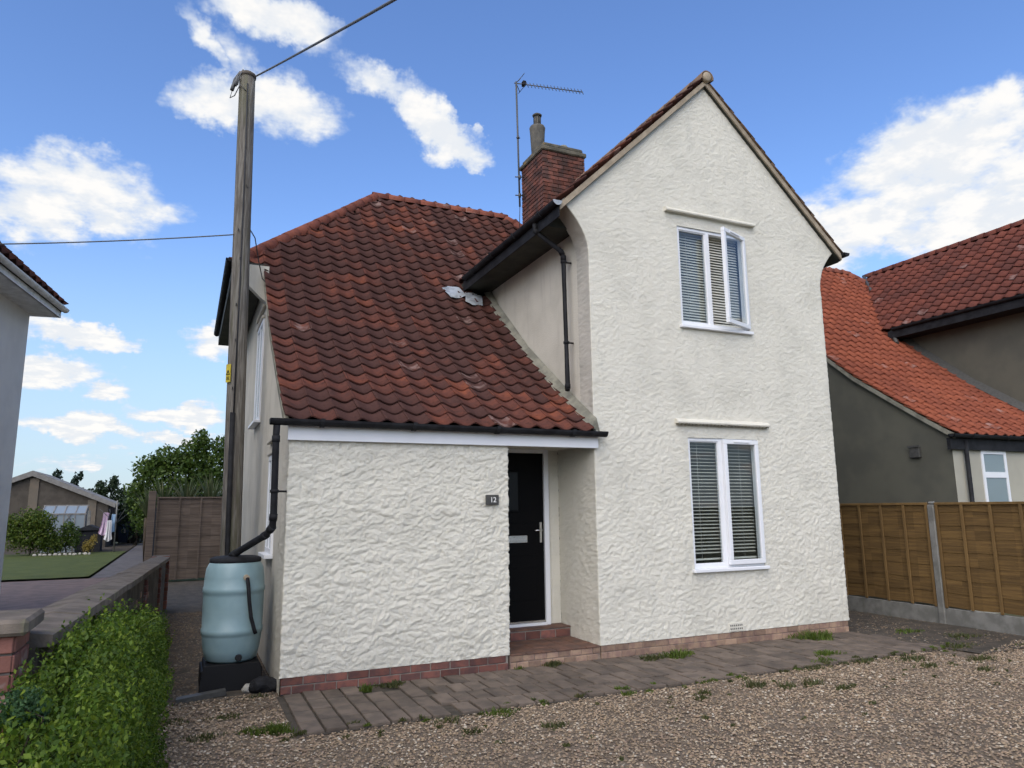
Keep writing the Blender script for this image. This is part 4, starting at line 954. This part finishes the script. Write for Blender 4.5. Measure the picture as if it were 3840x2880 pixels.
B().lathe([(.035, 0), (.035, .03), (.028, .05)], (0, 0, 0), 14).build('tap', 'black_plastic', WB).matrix_local = Matrix.Translation((.06, -.255, .055)) @ Matrix.Rotation(R(90), 4, 'X')
# bits lying beside it
bm = B(); bm.prism([(-.22, -.05, 0), (.24, -.03, 0), (.25, .06, 0), (-.2, .05, 0)], (0, 0, .05)); o = bm.build('slate_slab', 'slate', None, label='loose dark slate strip lying in the gravel before the water butt', cat='slab'); o.location = (-.72, .22, .0); o.rotation_euler = (R(2), R(-3), R(8))
def stone(name, loc, s, m, label, seed, cat='stone', flat=.7):
    bm = bmesh.new(); bmesh.ops.create_icosphere(bm, subdivisions=3, radius=1)
    co = np.array([v.co[:] for v in bm.verts]); r = 1+.22*fbm(co*1.2+seed, 3)
    for v, q in zip(bm.verts, co*r[:, None]*np.array(s)): v.co = q
    me = bpy.data.meshes.new(name); bm.to_mesh(me); bm.free(); o = link(name, me, None, m, label=label, cat=cat); o.location = loc; return o
stone('pale_stone', (-.27, .30, .035), (.055, .045, .045), 'stone_white', 'single pale stone lying in front of the black stand', 3)
stone('black_bag', (-.12, .28, .06), (.14, .12, .085), 'black_plastic', 'crumpled black plastic heap in the corner by the porch wall', 9, 'bag')

# ------------------------------------------------------------------ foliage generator
def leaves(C, size, g, aspect=.55, up_bias=.3, fold=.0, normals=None):
    """one folded leaf (two triangles-pairs) at each centre C; returns V, F(quads)"""
    n = len(C); d = g.normal(size=(n, 3)); d[:, 2] += up_bias; d /= np.linalg.norm(d, axis=1)[:, None]
    if normals is not None: nn = normals+.7*g.normal(size=(n, 3))
    else: nn = g.normal(size=(n, 3)); nn[:, 2] += .6
    sd = np.cross(d, nn); sd /= np.linalg.norm(sd, axis=1)[:, None]+1e-9
    L = size*g.uniform(.65, 1.3, n)[:, None]; Wd = L*aspect
    a = C-d*L*.5; b = C+sd*Wd*.5; c = C+d*L*.5; e = C-sd*Wd*.5
    V = np.stack([a, b, c, e], 1).reshape(-1, 3); F = np.arange(4*n).reshape(n, 4)
    return V, F
def merge(parts):
    V, F, k = [], [], 0
    for v, f in parts: V.append(v); F.append(np.asarray(f)+k); k += len(v)
    return np.concatenate(V), np.concatenate(F)
def clump_points(g, centre, rad, n, shell=.55):
    d = g.normal(size=(n, 3)); d /= np.linalg.norm(d, axis=1)[:, None]
    r = (shell+(1-shell)*g.random(n)**.7)[:, None]
    return np.array(centre)+d*r*np.array(rad), d
def branchy(bm, base, tips, r0, g):
    base = Vector(base)
    for t in tips:
        t = Vector(t); m1 = base.lerp(t, .4)+Vector((g.uniform(-.1, .1), g.uniform(-.1, .1), .1)); bm.tube([base, m1, base.lerp(t, .75)+Vector((0, 0, .05)), t], r0, 6, radii=[r0, r0*.7, r0*.45, r0*.15])
def tree(name, label, base, clumps, leaf, m, seed, trunk_r=.12, trunk_top=None, density=120, cat='tree', up=.3, group=None):
    """trunk with limbs to every clump, crown of leaf-sized faces in uneven clumps"""
    g = np.random.default_rng(seed); o = thing(name, label, cat, base, group=group); parts = []
    bm = B(); tt = Vector(trunk_top) if trunk_top else Vector((0, 0, max(c[0][2] for c in clumps)*.45))
    bm.tube([(0, 0, -.1), tt*.5+Vector((.04, 0, 0)), tt], trunk_r, 8, radii=[trunk_r*1.2, trunk_r, trunk_r*.75]); branchy(bm, tt, [c[0] for c in clumps], trunk_r*.5, g); bm.build('trunk' if cat == 'tree' else 'stem', 'bark', o)
    for c, r in clumps:
        vol = r[0]*r[1]+r[1]*r[2]+r[0]*r[2]; k = int(density*vol)
        p, d = clump_points(g, c, r, k, .35); p += .18*np.array(r)*fbm(p*2.3/max(r)+seed, 2)[:, None]*d*2
        parts.append(leaves(p, leaf, g, .6, up, normals=d))
    V, F = merge(parts); link('crown' if cat == 'tree' else 'foliage', mesh_np('crown', V, F), o, m); return o

# ------------------------------------------------------------------ boundary wall with piers, hedge in front
BW = thing('boundary_wall', 'low rendered boundary wall with stone coping and brick piers beside the hedge', 'wall')
n0, n1 = Vector((-1.66, -3.65, 1.25)), Vector((-1.33, 7.45, .97)); dw = (n1-n0)
def wp(t, off=0, dz=0): q = n0+dw*t; return Vector((q.x+off, q.y, q.z+dz))
seg = 12
bm = B(); bm.prism([wp(0, -.09, -.05), wp(0, .09, -.05), Vector((wp(0).x+.09, wp(0).y, -.1)), Vector((wp(0).x-.09, wp(0).y, -.1))], (0, 0, 0.0001)) if False else None
A0, A1 = wp(0), wp(1)
vs_ = [(A0.x-.1, A0.y, -.1), (A0.x+.1, A0.y, -.1), (A0.x+.1, A0.y, A0.z-.055), (A0.x-.1, A0.y, A0.z-.055)]
ve_ = [(A1.x-.1, A1.y, -.1), (A1.x+.1, A1.y, -.1), (A1.x+.1, A1.y, A1.z-.055), (A1.x-.1, A1.y, A1.z-.055)]
bm = B(); bm.poly(vs_); bm.poly(ve_[::-1])
for i in range(4): bm.poly([vs_[i], ve_[i], ve_[(i+1) % 4], vs_[(i+1) % 4]])
panel = bm.build('wall_panel', 'wall_render_old', BW)
rw = random.Random(14)
ncp = 12
for i in range(ncp):
    a, b = wp((i+.004)/ncp), wp((i+.996)/ncp); dz = rw.uniform(-.004, .006)
    bm = B(); w0 = .155
    lo = [Vector((a.x+s_*w0, a.y, a.z+z+dz)) for s_, z in ((-1, -.055), (1, -.055), (1, .0), (.0, .022), (-1, .0))]; hi = [Vector((b.x+s_*w0, b.y, b.z+z+dz)) for s_, z in ((-1, -.055), (1, -.055), (1, .0), (.0, .022), (-1, .0))]
    bm.poly(lo); bm.poly(hi[::-1])
    for q in range(5): bm.poly([lo[q], hi[q], hi[(q+1) % 5], lo[(q+1) % 5]])
    bm.build('coping_stone', 'coping', BW)
def pier(y, half, ztop, proud, nm='pier', cap=False, xoff=0.0):
    t = (y-n0.y)/dw.y; c = wp(t, xoff)
    p = B().box(c.x-.12-proud+.01, c.x+.11+proud-.01, y-half+.01, y+half-.01, -.1, ztop).build(nm, 'mortar_dark', BW)
    k = int((ztop-.0)/.081)
    bricks(p, y-half, y+half, c.x+.11+proud-.01, ztop-k*.081, k, .081, 'brick_wall', rw, L=.22, axis='y+', depth=.014)
    bricks(p, c.x-.12-proud, c.x+.11+proud, y-half+.01, ztop-k*.081, k, .081, 'brick_wall', rw, L=.22, depth=.014)
    if cap: B().box(c.x-.12-proud-.05, c.x+.11+proud+.05, y-half-.05, y+half+.05, ztop, ztop+.07, .015).build('pier_cap', 'coping', BW)
pier(2.7, .12, .98, .02); pier(5.6, .12, .92, .02); pier(7.55, .12, 1.0, .04)
pier(-3.80, .16, 1.30, .05, cap=True, xoff=-.10)
q = wp(0)
bm = B(); bm.box(-1.86, -1.68, -8.5, -4.02, -.1, .90); bm.build('wall_panel', 'wall_render_old', BW); B().box(-1.93, -1.62, -8.5, -4.03, .90, .965, .012).build('coping_stone', 'coping', BW)
for y, z in ((1.6, .80), (1.95, .74), (2.15, .84), (1.2, .70), (3.3, .72)):   # bricks showing where the render has fallen off
    t = (y-n0.y)/dw.y; c = wp(t); B().box(c.x+.09, c.x+.108, y-.1, y+.1, z-.033, z+.033, .004).build('exposed_brick', 'brick_buff', BW)

g = np.random.default_rng(42)
HG = thing('hedge', 'clipped bright green hedge of small leaves along the boundary wall', 'hedge', (-1.35, 0, 0))
pts, nrm = [], []
ny_ = 150000
yy = g.uniform(-5.6, 2.55, ny_); face = g.random(ny_)
hw = .285+.03*np.sin(yy*2.3)+.02*np.sin(yy*6.1)                       # half width
ht = .09*pnoise(np.stack([yy*.9+4, yy*0, yy*0], -1))+np.clip(.80-.135*yy, .45, 1.16)-np.array([gz(q) for q in yy])+.04*np.sin(yy*1.7+1)+.035*np.sin(yy*5.3)+.06*pnoise(np.stack([yy*1.5, yy*0, yy*0], -1))
endr = np.clip((2.55-yy)/.5, 0, 1)**.5; hw *= .45+.55*endr; ht *= .6+.4*endr
th = g.uniform(-.15, math.pi+.15, ny_)                                 # round the section from right foot over the top to left
cs, sn = np.cos(th), np.sin(th); ex = .66
sxp = np.sign(cs)*np.abs(cs)**ex; szp = np.sign(sn)*np.abs(sn)**ex
depth = 1-.45*g.random(ny_)**2.2
p = np.stack([hw*sxp*depth, yy, np.maximum(.02, ht*np.clip(szp, 0, 1)*(.55+.45*depth))], -1)
p[:, 0] *= 1; low = g.random(ny_) < .35; p[low, 2] *= g.random(low.sum())
d = np.stack([cs, 0*cs, np.clip(sn, 0, 1)], -1)
p += d*(.06*fbm(p*6, 3)[:, None]+.07*pnoise(p*2.2)[:, None])
p[:, 2] += np.array([gz(q) for q in yy])
gap = pnoise(p*5.5+3)+.35*pnoise(p*13)
keep_ = (gap > -.22) | (depth < .75); p, d, depth = p[keep_], d[keep_], depth[keep_]
tip = p[g.choice(np.where(depth > .93)[0], 2600)]; sh_ = []
for q in range(9):
    sh_.append(tip+np.array((.0, .0, 1.0))*(.013*q)+g.normal(0, .010, tip.shape)+np.stack([.05*np.sin(tip[:, 1]*40), .05*np.cos(tip[:, 1]*33), 0*tip[:, 0]], -1)*(q/9)**1.5)
pe = np.concatenate([p]+sh_); de = np.concatenate([d]+[np.tile((0, 0, 1.0), (len(tip), 1))]*9)
V, F = leaves(pe, .023, g, .58, .8, normals=de)
link('foliage', mesh_np('foliage', V, F), HG, 'leaf_hedge')
bm = B()
for i in range(60):
    y = -5.5+i*.135; z0 = gz(y); bm.tube([(g.uniform(-.1, .1), y, z0-.02), (g.uniform(-.15, .15), y+g.uniform(-.05, .05), z0+.2), (g.uniform(-.2, .2), y+g.uniform(-.1, .1), z0+.45)], .008, 5)
bm.build('stem', 'bark', HG)
def sprig(name, label, loc, n, h, spread, m, seed, wdt=.035, cat='plant'):
    gg = np.random.default_rng(seed); o = thing(name, label, cat, loc); parts = []
    for k in range(n):
        a = gg.uniform(0, 6.28); ln = h*gg.uniform(.6, 1.1); sp = spread*gg.uniform(.3, 1); pts_ = [np.array((0, 0, 0.)) + np.array((math.cos(a)*sp*t**1.4, math.sin(a)*sp*t**1.4, ln*(t-.25*t*t))) for t in np.linspace(0, 1, 5)]
        sdv = np.array((-math.sin(a), math.cos(a), 0)); ww = wdt*gg.uniform(.7, 1.2)
        V = []; 
        for t, q in zip(np.linspace(0, 1, 5), pts_): w_ = ww*(1-t)**.6*.5+.0005; V += [q-sdv*w_, q+sdv*w_]
        F = [(2*i, 2*i+1, 2*i+3, 2*i+2) for i in range(4)]; parts.append((np.array(V), np.array(F)))
    V, F = merge(parts); link('blades', mesh_np('blades', V, F), o, m); return o
sprig('fern', 'bright fern-like fronds sticking out of the hedge', (-1.22, -2.35, 1.02), 30, .16, .26, 'leaf_shrub', 5, .02)
tree('small_shrub', 'small rounded blue-green plant growing through the hedge by the lower coping', (-1.44, -4.7, .55), [((0, 0, .60), (.075, .08, .07)), ((.03, .05, .57), (.05, .06, .05))], .014, 'leaf_bluegreen', 31, .01, (0, 0, .4), 90000, 'shrub')

# ------------------------------------------------------------------ fences
def lap_panel(o, p0, p1, z0, z1, nslat, m, frame_m, battens, face):
    """lap panel between two points: a frame of rail and battens (the part), lapped slats (its sub-parts); face = the seen side"""
    p0, p1 = Vector(p0), Vector(p1); d = (p1-p0); L = d.length; ang = math.atan2(d.y, d.x)
    sgn = 1 if Vector((-d.y, d.x, 0)).dot(Vector(face)) > 0 else -1
    yb = sgn*.02; lo_, hi_ = min(yb, yb+sgn*.02), max(yb, yb+sgn*.02)
    bm = B(); bm.box(0, L, lo_-.002, hi_+.002, z1-.034, z1+.004, .003)
    for fx in battens: bm.box(fx*L-.022, fx*L+.022, lo_, hi_, z0, z1-.035, .003)
    fr = bm.build('panel_frame', frame_m, o); fr.location = (p0.x, p0.y, 0); fr.rotation_euler = (0, 0, ang)
    hs = (z1-z0-.06)/nslat; wav = np.linspace(0, 1, 7)
    for i in range(nslat):
        bm = B(); ph = random.uniform(0, 6)
        top_ = [(u*L, .004, hs*.62+.006*math.sin(ph+u*9)) for u in wav]; bot_ = [(u*L, -.004, -hs*.62+.010*math.sin(ph*1.7+u*11)) for u in wav]
        for q in range(6):
            for dy_, fl in ((0.0, False), (.009, True)):
                A, Bq, Cq, Dq = [Vector(v)+Vector((0, dy_, 0)) for v in (bot_[q], bot_[q+1], top_[q+1], top_[q])]; bm.poly([A, Bq, Cq, Dq], fl)
            A, Bq = Vector(bot_[q]), Vector(bot_[q+1]); bm.poly([A, A+Vector((0, .009, 0)), Bq+Vector((0, .009, 0)), Bq])
        s_ = bm.build('slat', m, fr); s_.location = (0, -sgn*.006*(i % 2)+random.uniform(-.002, .002), z0+.03+(i+.5)*hs); s_.rotation_euler = (R(sgn*-2.5+random.uniform(-1, 1)), R(random.uniform(-.25, .25)), 0)
    return fr
FX = 9.80
posts_y = [3.55, 1.72, -.115, -1.95, -3.8]
mat('fence_batten', (.172, .104, .038), .85, (.13, .078, .03), 5, stretch=(1, 1, .3), rnd=.1)
FT = thing('garden_fence', 'tan lap-panel fence with concrete posts and gravel boards on the far side of the forecourt', 'fence')
for k, (a, b) in enumerate(zip(posts_y, posts_y[1:])):
    lap_panel(FT, (FX, a-.06, 0), (FX, b+.06, 0), .24, 1.83, 15, 'fence_tan', 'fence_batten', (.015, .25, .5, .75, .985), (-1, 0, 0))
    B().box(FX-.025, FX+.025, b+.05, a-.05, -.05, .235, .006).build('gravel_board', 'concrete', FT)
for k, y in enumerate(posts_y[:4]):
    bm = B(); bm.box(FX-.055, FX+.055, y-.055, y+.055, -.1, 1.80, .012); bm.box(FX-.045, FX+.045, y-.045, y+.045, 1.80, 1.85, .02); bm.build('post', 'concrete', FT)
FB = thing('passage_fence', 'weathered brown lap-panel fence closing the side passage below the strap-leaved plants', 'fence')
lap_panel(FB, (-1.66, 13.55, 0), (-.02, 13.55, 0), .04, 2.2, 15, 'fence_brown', 'fence_brown', (.015, .34, .66, .985), (0, -1, 0))
B().box(-1.86, -1.68, 13.45, 13.62, -.1, 2.36, .01).build('post', 'fence_brown', FB)
FD = thing('path_fence', 'dark timber fence running back along the garden path', 'fence')
for k in range(8): lap_panel(FD, (-1.80-.004*k, 13.7+k*3.3, 0), (-1.80-.004*k, 16.95+k*3.3, 0), .04, 1.95, 10, 'fence_dark', 'fence_dark', (.02, .5, .98), (-1, 0, 0))
FE = thing('end_fence', 'dark panel fence across the end of the far garden behind the bins', 'fence')
for k in range(4): lap_panel(FE, (-3.1-1.85*k, 41.2, 0), (-4.9-1.85*k, 41.2, 0), .05, 1.66, 9, 'fence_dark', 'fence_dark', (.02, .5, .98), (0, -1, 0))

# ------------------------------------------------------------------ far garden
GA = thing('garage', 'brown brick outbuilding with pale barge boards at the far end of the garden', 'building', (-8.2, 36, 0))
B().prism([(-3.6, 0, 0), (3.5, 0, 0), (3.5, 0, 2.25), (0, 0, 3.72), (-3.6, 0, 2.3)], (0, 5, 0)).build('wall', 'brown_brick', GA)
for sgn in (-1, 1):
    B().prism([(0, -.25, 3.92), (sgn*3.85, -.25, 2.22), (sgn*3.85, -.25, 2.04), (0, -.25, 3.68)], (0, .12, 0)).build('barge_board', 'barge', GA)
    B().prism([(0, -.2, 3.96), (sgn*3.9, -.2, 2.25), (sgn*3.9, -.2, 2.18), (0, -.2, 3.88)], (0, 5.4, 0)).build('roof_slope', 'barge', GA)
for x in (0.1, 2.75): B().box(x-.2, x+.2, -.06, .1, 0, 3.62-.42*abs(x)).build('pier', 'buff_brick', GA)
GH = thing('greenhouse', 'white-framed greenhouse behind the garden shrubs', 'greenhouse', (-7.0, 31.6, 0))
bm = B()
for x in (0, .45, .9, 1.35, 1.75): bm.box(x-.02, x+.02, -.02, .02, 0, 1.75); bm.prism([(x-.02, 0, 1.75), (x+.02, 0, 1.75), (x+.02, .8, 2.15), (x-.02, .8, 2.15)], (0, 0, .03))
bm.box(-.05, 1.8, -.03, .03, 1.72, 1.78); bm.box(-.05, 1.8, .78, .84, 2.12, 2.18); bm.box(-.05, 1.8, -.03, .03, 1.0, 1.04); bm.box(-.05, .02, 0, 2, 0, .05); bm.box(1.72, 1.78, 1.6, 1.66, 0, 1.75)
for a in (.45, 1.0): bm.tube([(a, -.03, 1.75), (a+.2, -.03, 1.45)], .015, 5); bm.tube([(a+.2, -.03, 1.75), (a-.0, -.03, 1.45)], .015, 5)
bm.build('frame', 'barge', GH)
bm = B(); bm.poly([(0, .0, .0), (1.75, .0, .0), (1.75, .0, 1.75), (0, .0, 1.75)]); bm.poly([(0, .0, 1.76), (1.75, 0, 1.76), (1.75, .8, 2.14), (0, .8, 2.14)]); bm.poly([(1.75, 0, 0), (1.75, 1.6, 0), (1.75, 1.6, 1.75), (1.75, .8, 2.14), (1.75, 0, 1.75)]); bm.build('pane', 'glass_greenhouse', GH)
B().box(1.86, 1.98, -.1, .02, 0, 1.9).build('fence_post', 'concrete', None, label='pale post at the corner of the greenhouse', cat='post').location = (-7.0, 31.6, 0)
g2 = np.random.default_rng(2)
tree('shrub', 'large rounded yellow-green shrub next to the grey house wall', (-6.9, 29, 0), [((-.3, 0, .9), (.75, .6, .75)), ((.35, 0, .8), (.6, .6, .7)), ((0, -.1, 1.5), (.6, .5, .55)), ((-.8, .1, 1.2), (.55, .5, .6)), ((.75, 0, .5), (.45, .4, .5)), ((.4, -.2, 1.4), (.5, .4, .5))], .10, 'leaf_shrub', 3, .04, (0, 0, .4), 1500, 'shrub')
tree('shrub', 'smaller green shrub in front of the greenhouse', (-5.65, 29.4, 0), [((-.2, 0, .6), (.4, .4, .5)), ((.25, 0, .7), (.38, .4, .5)), ((.05, 0, 1.15), (.3, .3, .35))], .09, 'leaf_tree', 4, .03, (0, 0, .3), 1700, 'shrub')
tree('shrub', 'low pale yellow flowering shrub beside the drying clothes', (-4.72, 29.3, 0), [((0, 0, .4), (.22, .22, .3)), ((.15, 0, .65), (.16, .16, .2)), ((-.12, 0, .3), (.2, .2, .2))], .07, 'leaf_yellow', 5, .02, (0, 0, .2), 2000, 'shrub')
for i, x in enumerate(np.linspace(-6.6, -4.6, 12)):
    stone('edging_stone', (x, 28.35+.1*math.sin(i*2.1), .07), (.075+.02*math.sin(i*3.3), .06, .055), 'stone_white', 'pale edging stone in the row between the lawn and the shrubs', i*3.1)['group'] = 'edging stones of the flower bed'
RD = thing('rotary_dryer', 'rotary clothes dryer pole at the far end of the lawn', 'clothes dryer', (-3.82, 30, 0))
B().tube([(0, 0, 0), (-.02, 0, 2.35)], .03, 8).build('pole', 'concrete', RD)
for a in (0, 90, 180, 270): B().tube([(-.02, 0, 1.3), (math.cos(R(a+30))*.75, math.sin(R(a+30))*.75, 1.95)], .012, 5).build('arm', 'aluminium', RD)
def cloth(name, label, loc, wd, h, m, seed, rz):
    gg = np.random.default_rng(seed); u, v = np.meshgrid(np.linspace(-.5, .5, 14), np.linspace(0, 1, 18)); fl = (.65+.5*v)*(1-.25*np.sin(v*3))
    P = np.stack([u*wd*fl, .08*np.sin(u*14+seed)*v+.03*np.sin(u*31), -v*h*(1-.12*np.abs(u)*2)], -1)
    o = link(name, grid_mesh(name, P, np.ones((17, 13), bool), None, [m]), None, label=label, cat='laundry'); o.location = loc; o.rotation_euler = (0, R(6*math.sin(seed)), rz); return o
cloth('hanging_cloth', 'black cloth hanging at the top of the rotary dryer', (-4.02, 30.1, 2.02), .30, .5, 'bin_black', 4, .3)
cloth('hanging_cloth', 'pink cloth hanging on the rotary dryer', (-4.22, 29.85, 1.80), .36, 1.05, 'laundry_pink', 1, .2)
cloth('hanging_cloth', 'pale blue cloth hanging beside the dryer pole', (-3.92, 29.9, 1.72), .26, .85, 'laundry_blue', 2, -.3)
cloth('hanging_cloth', 'white patterned cloth hanging lowest on the dryer', (-4.06, 29.7, 1.45), .30, .95, 'laundry_white', 3, .1)
def bin_(loc, m, label, lidm):
    o = thing('wheelie_bin', label, 'bin', loc, group='wheelie bins at the end of the path')
    bm = B(); lo = [(-.22, -.25, .06), (.22, -.25, .06), (.22, .25, .06), (-.22, .25, .06)]; hi = [(-.29, -.34, 1.0), (.29, -.34, 1.0), (.29, .33, 1.0), (-.29, .33, 1.0)]
    bm.poly(lo[::-1]); bm.poly(hi)
    for q in range(4): bm.poly([lo[q], lo[(q+1) % 4], hi[(q+1) % 4], hi[q]])
    bm.build('body', m, o); B().box(-.31, .31, -.37, .34, 1.0, 1.07, .02).build('lid', lidm, o); B().box(-.1, .1, -.345, -.325, .62, .86).build('bin_label', 'stone_white', o)
    for s_ in (-1, 1): B().tube([(s_*.2, .27, .1), (s_*.27, .27, .1)], .1, 12).build('wheel', 'bin_black', o)
bin_((-4.15, 40.2, 0), 'bin_blue', 'dark blue wheelie bin at the end of the path', 'bin_blue'); bin_((-3.5, 40.2, 0), 'bin_black', 'black wheelie bin beside the dark blue one', 'bin_black')
B().box(-.5, .5, -.5, .5, 0, 1.0).prism([(-.6, -.6, 1.0), (.6, -.6, 1.0), (0, -.6, 1.25)], (0, 1.2, 0)).build('compost_box', 'fence_dark', None, label='dark lidded compost box in front of the greenhouse post', cat='box').location = (-4.95, 31.2, 0)
def shed(loc): 
    o = thing('shed', 'small grey shed roof showing above the dark end fence', 'shed', loc); B().box(-.9, .9, 0, 1.6, 0, 1.75).build('wall', 'brown_brick', o); B().prism([(-1, -.1, 1.75), (1, -.1, 1.75), (.1, -.1, 2.0)], (0, 1.9, 0)).build('roof', 'barge', o)
shed((-3.6, 42.5, 0))
# trees
tree('bushy_tree', 'tall bright green bushy tree rising behind the brown fence panel', (-1.0, 24, 0), [((-1.75, 0, 2.6), (.4, .5, .6)), ((-1.3, 0, 3.4), (.65, .7, .65)), ((-.7, .2, 3.8), (.75, .7, .6)), ((.1, 0, 3.9), (.75, .7, .7)), ((.48, 0, 4.6), (.38, .5, .5)), ((.9, 0, 3.6), (.8, .7, .9)), ((-.2, -.2, 3.0), (1.3, .8, .8)), ((.9, 0, 2.6), (1.1, .8, 1.0)), ((-1.3, 0, 2.0), (.7, .8, .9)), ((.0, 0, 1.6), (1.6, .9, 1.0)), ((1.3, .2, 4.4), (.5, .5, .5))], .15, 'leaf_tree', 8, .13, (0, 0, 1.6), 800)
tree('conifer', 'blue-green conifer with spreading plumes above the brown garage', (-8.1, 46, 0), [((-.7, 0, 3.4), (.55, .5, .35)), ((-.45, 0, 4.1), (.3, .4, .45)), ((.1, 0, 3.2), (.5, .4, .35)), ((.55, 0, 3.7), (.22, .3, .6)), ((.85, 0, 4.15), (.16, .3, .35)), ((0.9, 0, 2.9), (.4, .4, .4))], .22, 'leaf_conifer', 9, .1, (0, 0, 2.6), 420, up=.6)
tree('dark_tree', 'dark bushy tree showing above the garage eaves', (-5.6, 45, 0), [((-.9, 0, 2.7), (.6, .5, .6)), ((-.3, 0, 3.1), (.5, .5, .7)), ((.35, 0, 3.5), (.3, .4, .75)), ((.8, 0, 2.7), (.45, .5, .8)), ((.2, 0, 2.2), (1.4, .6, .8)), ((1.25, 0, 2.4), (.5, .4, .5))], .20, 'leaf_dark', 10, .12, (0, 0, 1.5), 560)
tree('dark_tree', 'dark hedge-like tree between the garage and the bright bushy tree', (-3.4, 38, 0), [((-.5, 0, 2.0), (.5, .5, .8)), ((.3, 0, 2.3), (.6, .5, .9)), ((1.1, 0, 2.4), (.7, .6, 1.0)), ((.4, 0, 1.2), (1.2, .6, .9))], .18, 'leaf_dark', 12, .1, (0, 0, 1.0), 600)
for k, (x, n_, h_, sd) in enumerate(((-1.55, 60, 1.5, 21), (-.95, 70, 1.6, 22), (-.3, 70, 1.7, 23), (-1.95, 30, 1.3, 24))):
    sprig('strap_plant', ['strap-leaved plant beside the brown post, above the panel', 'tall strap-leaved plant over the middle of the brown panel', 'strap-leaved plant over the brown panel next to the pole', 'small strap-leaved plant leaning out past the brown post'][k], (x, 15.0+.2*(k % 2), 1.6), n_, h_, .75, 'leaf_strap', sd, .06)
    B().tube([(0, 0, -1.7), (0.02, 0, -.8), (0, 0, .05)], .06, 8).build('stem', 'bark', bpy.data.objects[[o.name for o in bpy.data.objects if o.name.startswith('strap_plant')][-1]])

# ------------------------------------------------------------------ weeds in the gravel and paving
BIG = [(7.04, -.18, .34, .10, 1, 'bright grass clump against the plinth near the far house corner'), (4.62, -.32, .22, .08, 1, 'deep green weed patch on the paving under the gable window'),
 (4.28, -.30, .18, .05, 0, 'thin pale weed patch beside the deep green one on the paving'), (6.3, -1.06, .22, .045, 1, 'flat green weed strip at the paving edge before the house corner'),
 (-.16, -1.20, .16, .07, 1, 'low green grass tuft in the gravel at the paving corner'), (.82, -.27, .06, .08, 1, 'small upright green weed at the foot of the porch plinth'),
 (1.12, -.16, .14, .05, 0, 'dark creeping weed along the porch plinth'), (3.05, -.07, .13, .05, 0, 'dark creeping weed at the foot of the door step')]
SMALL = [(3.77, -1.87, .10, .05, 0), (4.43, -1.85, .14, .07, 0), (4.66, -2.05, .12, .06, 0), (4.95, -2.08, .12, .07, 0), (5.05, -2.38, .08, .05, 0), (6.0, -1.30, .16, .04, 1), (6.96, -1.72, .24, .05, 0), (6.74, -2.06, .16, .05, 0), (8.22, -1.43, .3, .05, 0), (7.05, -2.52, .12, .05, 0), (7.6, -2.1, .24, .05, 0),
 (-.34, -1.10, .1, .04, 1), (1.23, -1.58, .12, .04, 0), (1.74, -1.56, .18, .05, 1), (1.96, -2.2, .12, .05, 0), (1.28, -2.03, .08, .05, 0), (2.62, -.06, .06, .04, 1), (-.96, -.51, .16, .03, 0), (-.51, -.55, .14, .03, 0), (-.74, -1.12, .18, .04, 0), (3.62, -2.02, .07, .04, 0), (3.14, -1.5, .1, .04, 1), (-.2, .05, .12, .04, 0), (5.6, -1.5, .18, .04, 0), (6.4, -1.5, .2, .05, 0), (8.5, -2.6, .34, .05, 0), (9.1, -1.9, .34, .06, 0), (7.9, -3.0, .2, .05, 0), (8.9, -1.0, .3, .04, 0), (8.6, -.4, .25, .03, 1)]
_w = random.Random(77)
SMALL += [(_w.uniform(-.2, 8.6), -1.43+_w.gauss(0, .07), _w.uniform(.02, .06), _w.uniform(.015, .035), int(_w.random() < .4)) for _ in range(70)]
SMALL += [(_w.uniform(-1.0, 9.4), _w.uniform(-3.2, -1.5), _w.uniform(.015, .045), _w.uniform(.012, .03), 0) for _ in range(60)]
def tuft(x, y, r_, h_, k, den=1.0):
    gg = np.random.default_rng(100+k); n_ = int((12+560*r_)*den); a = gg.uniform(0, 6.28, n_); rr = r_*np.sqrt(gg.random(n_))*(.75+.35*np.sin(3*a+k)); bx0 = rr*np.cos(a)*1.25; by0 = rr*np.sin(a)*.7
    hh_ = h_*gg.uniform(.3, 1.1, n_)*(1-.5*(rr/r_)**2); dx, dy = gg.normal(0, .6, n_)*hh_, gg.normal(0, .6, n_)*hh_; ww = .0045+.005*gg.random(n_); an = gg.uniform(0, 6.28, n_)
    sx, sy = np.cos(an)*ww, np.sin(an)*ww; z0 = 0*bx0-.01
    V = np.stack([np.stack([bx0-sx, by0-sy, z0], -1), np.stack([bx0+sx, by0+sy, z0], -1), np.stack([bx0+dx+sx*.3, by0+dy+sy*.3, hh_], -1), np.stack([bx0+dx-sx*.3, by0+dy-sy*.3, hh_], -1)], 1).reshape(-1, 3)
    return V, np.arange(4*n_).reshape(n_, 4), gz(y)+(.018 if -1.42 < y < 0 and x > 0 else 0)
for k, (x, y, r_, h_, br, lab) in enumerate(BIG):
    V, F, zb = tuft(x, y, r_, h_, k, 2.2); o = link('weed_tuft', mesh_np('weed_tuft', V, F), None, 'weed_green' if br else 'weed_dark', label=lab, cat='weed', group='weeds growing round the forecourt'); o.location = (x, y, zb)
for br, nm, lb in ((0, 'dark_weeds', 'scattered low dark weeds coming up through the gravel'), (1, 'green_weeds', 'scattered low green weeds along the paving edge')):
    parts = []
    for k, (x, y, r_, h_, b_) in enumerate(SMALL):
        if b_ == br: V, F, zb = tuft(x, y, r_, h_, 50+k); parts.append((V+np.array((x, y, zb)), F))
    V, F = merge(parts); link(nm, mesh_np(nm, V, F), None, 'weed_green' if br else 'weed_dark', kind='stuff', label=lb, cat='weeds')
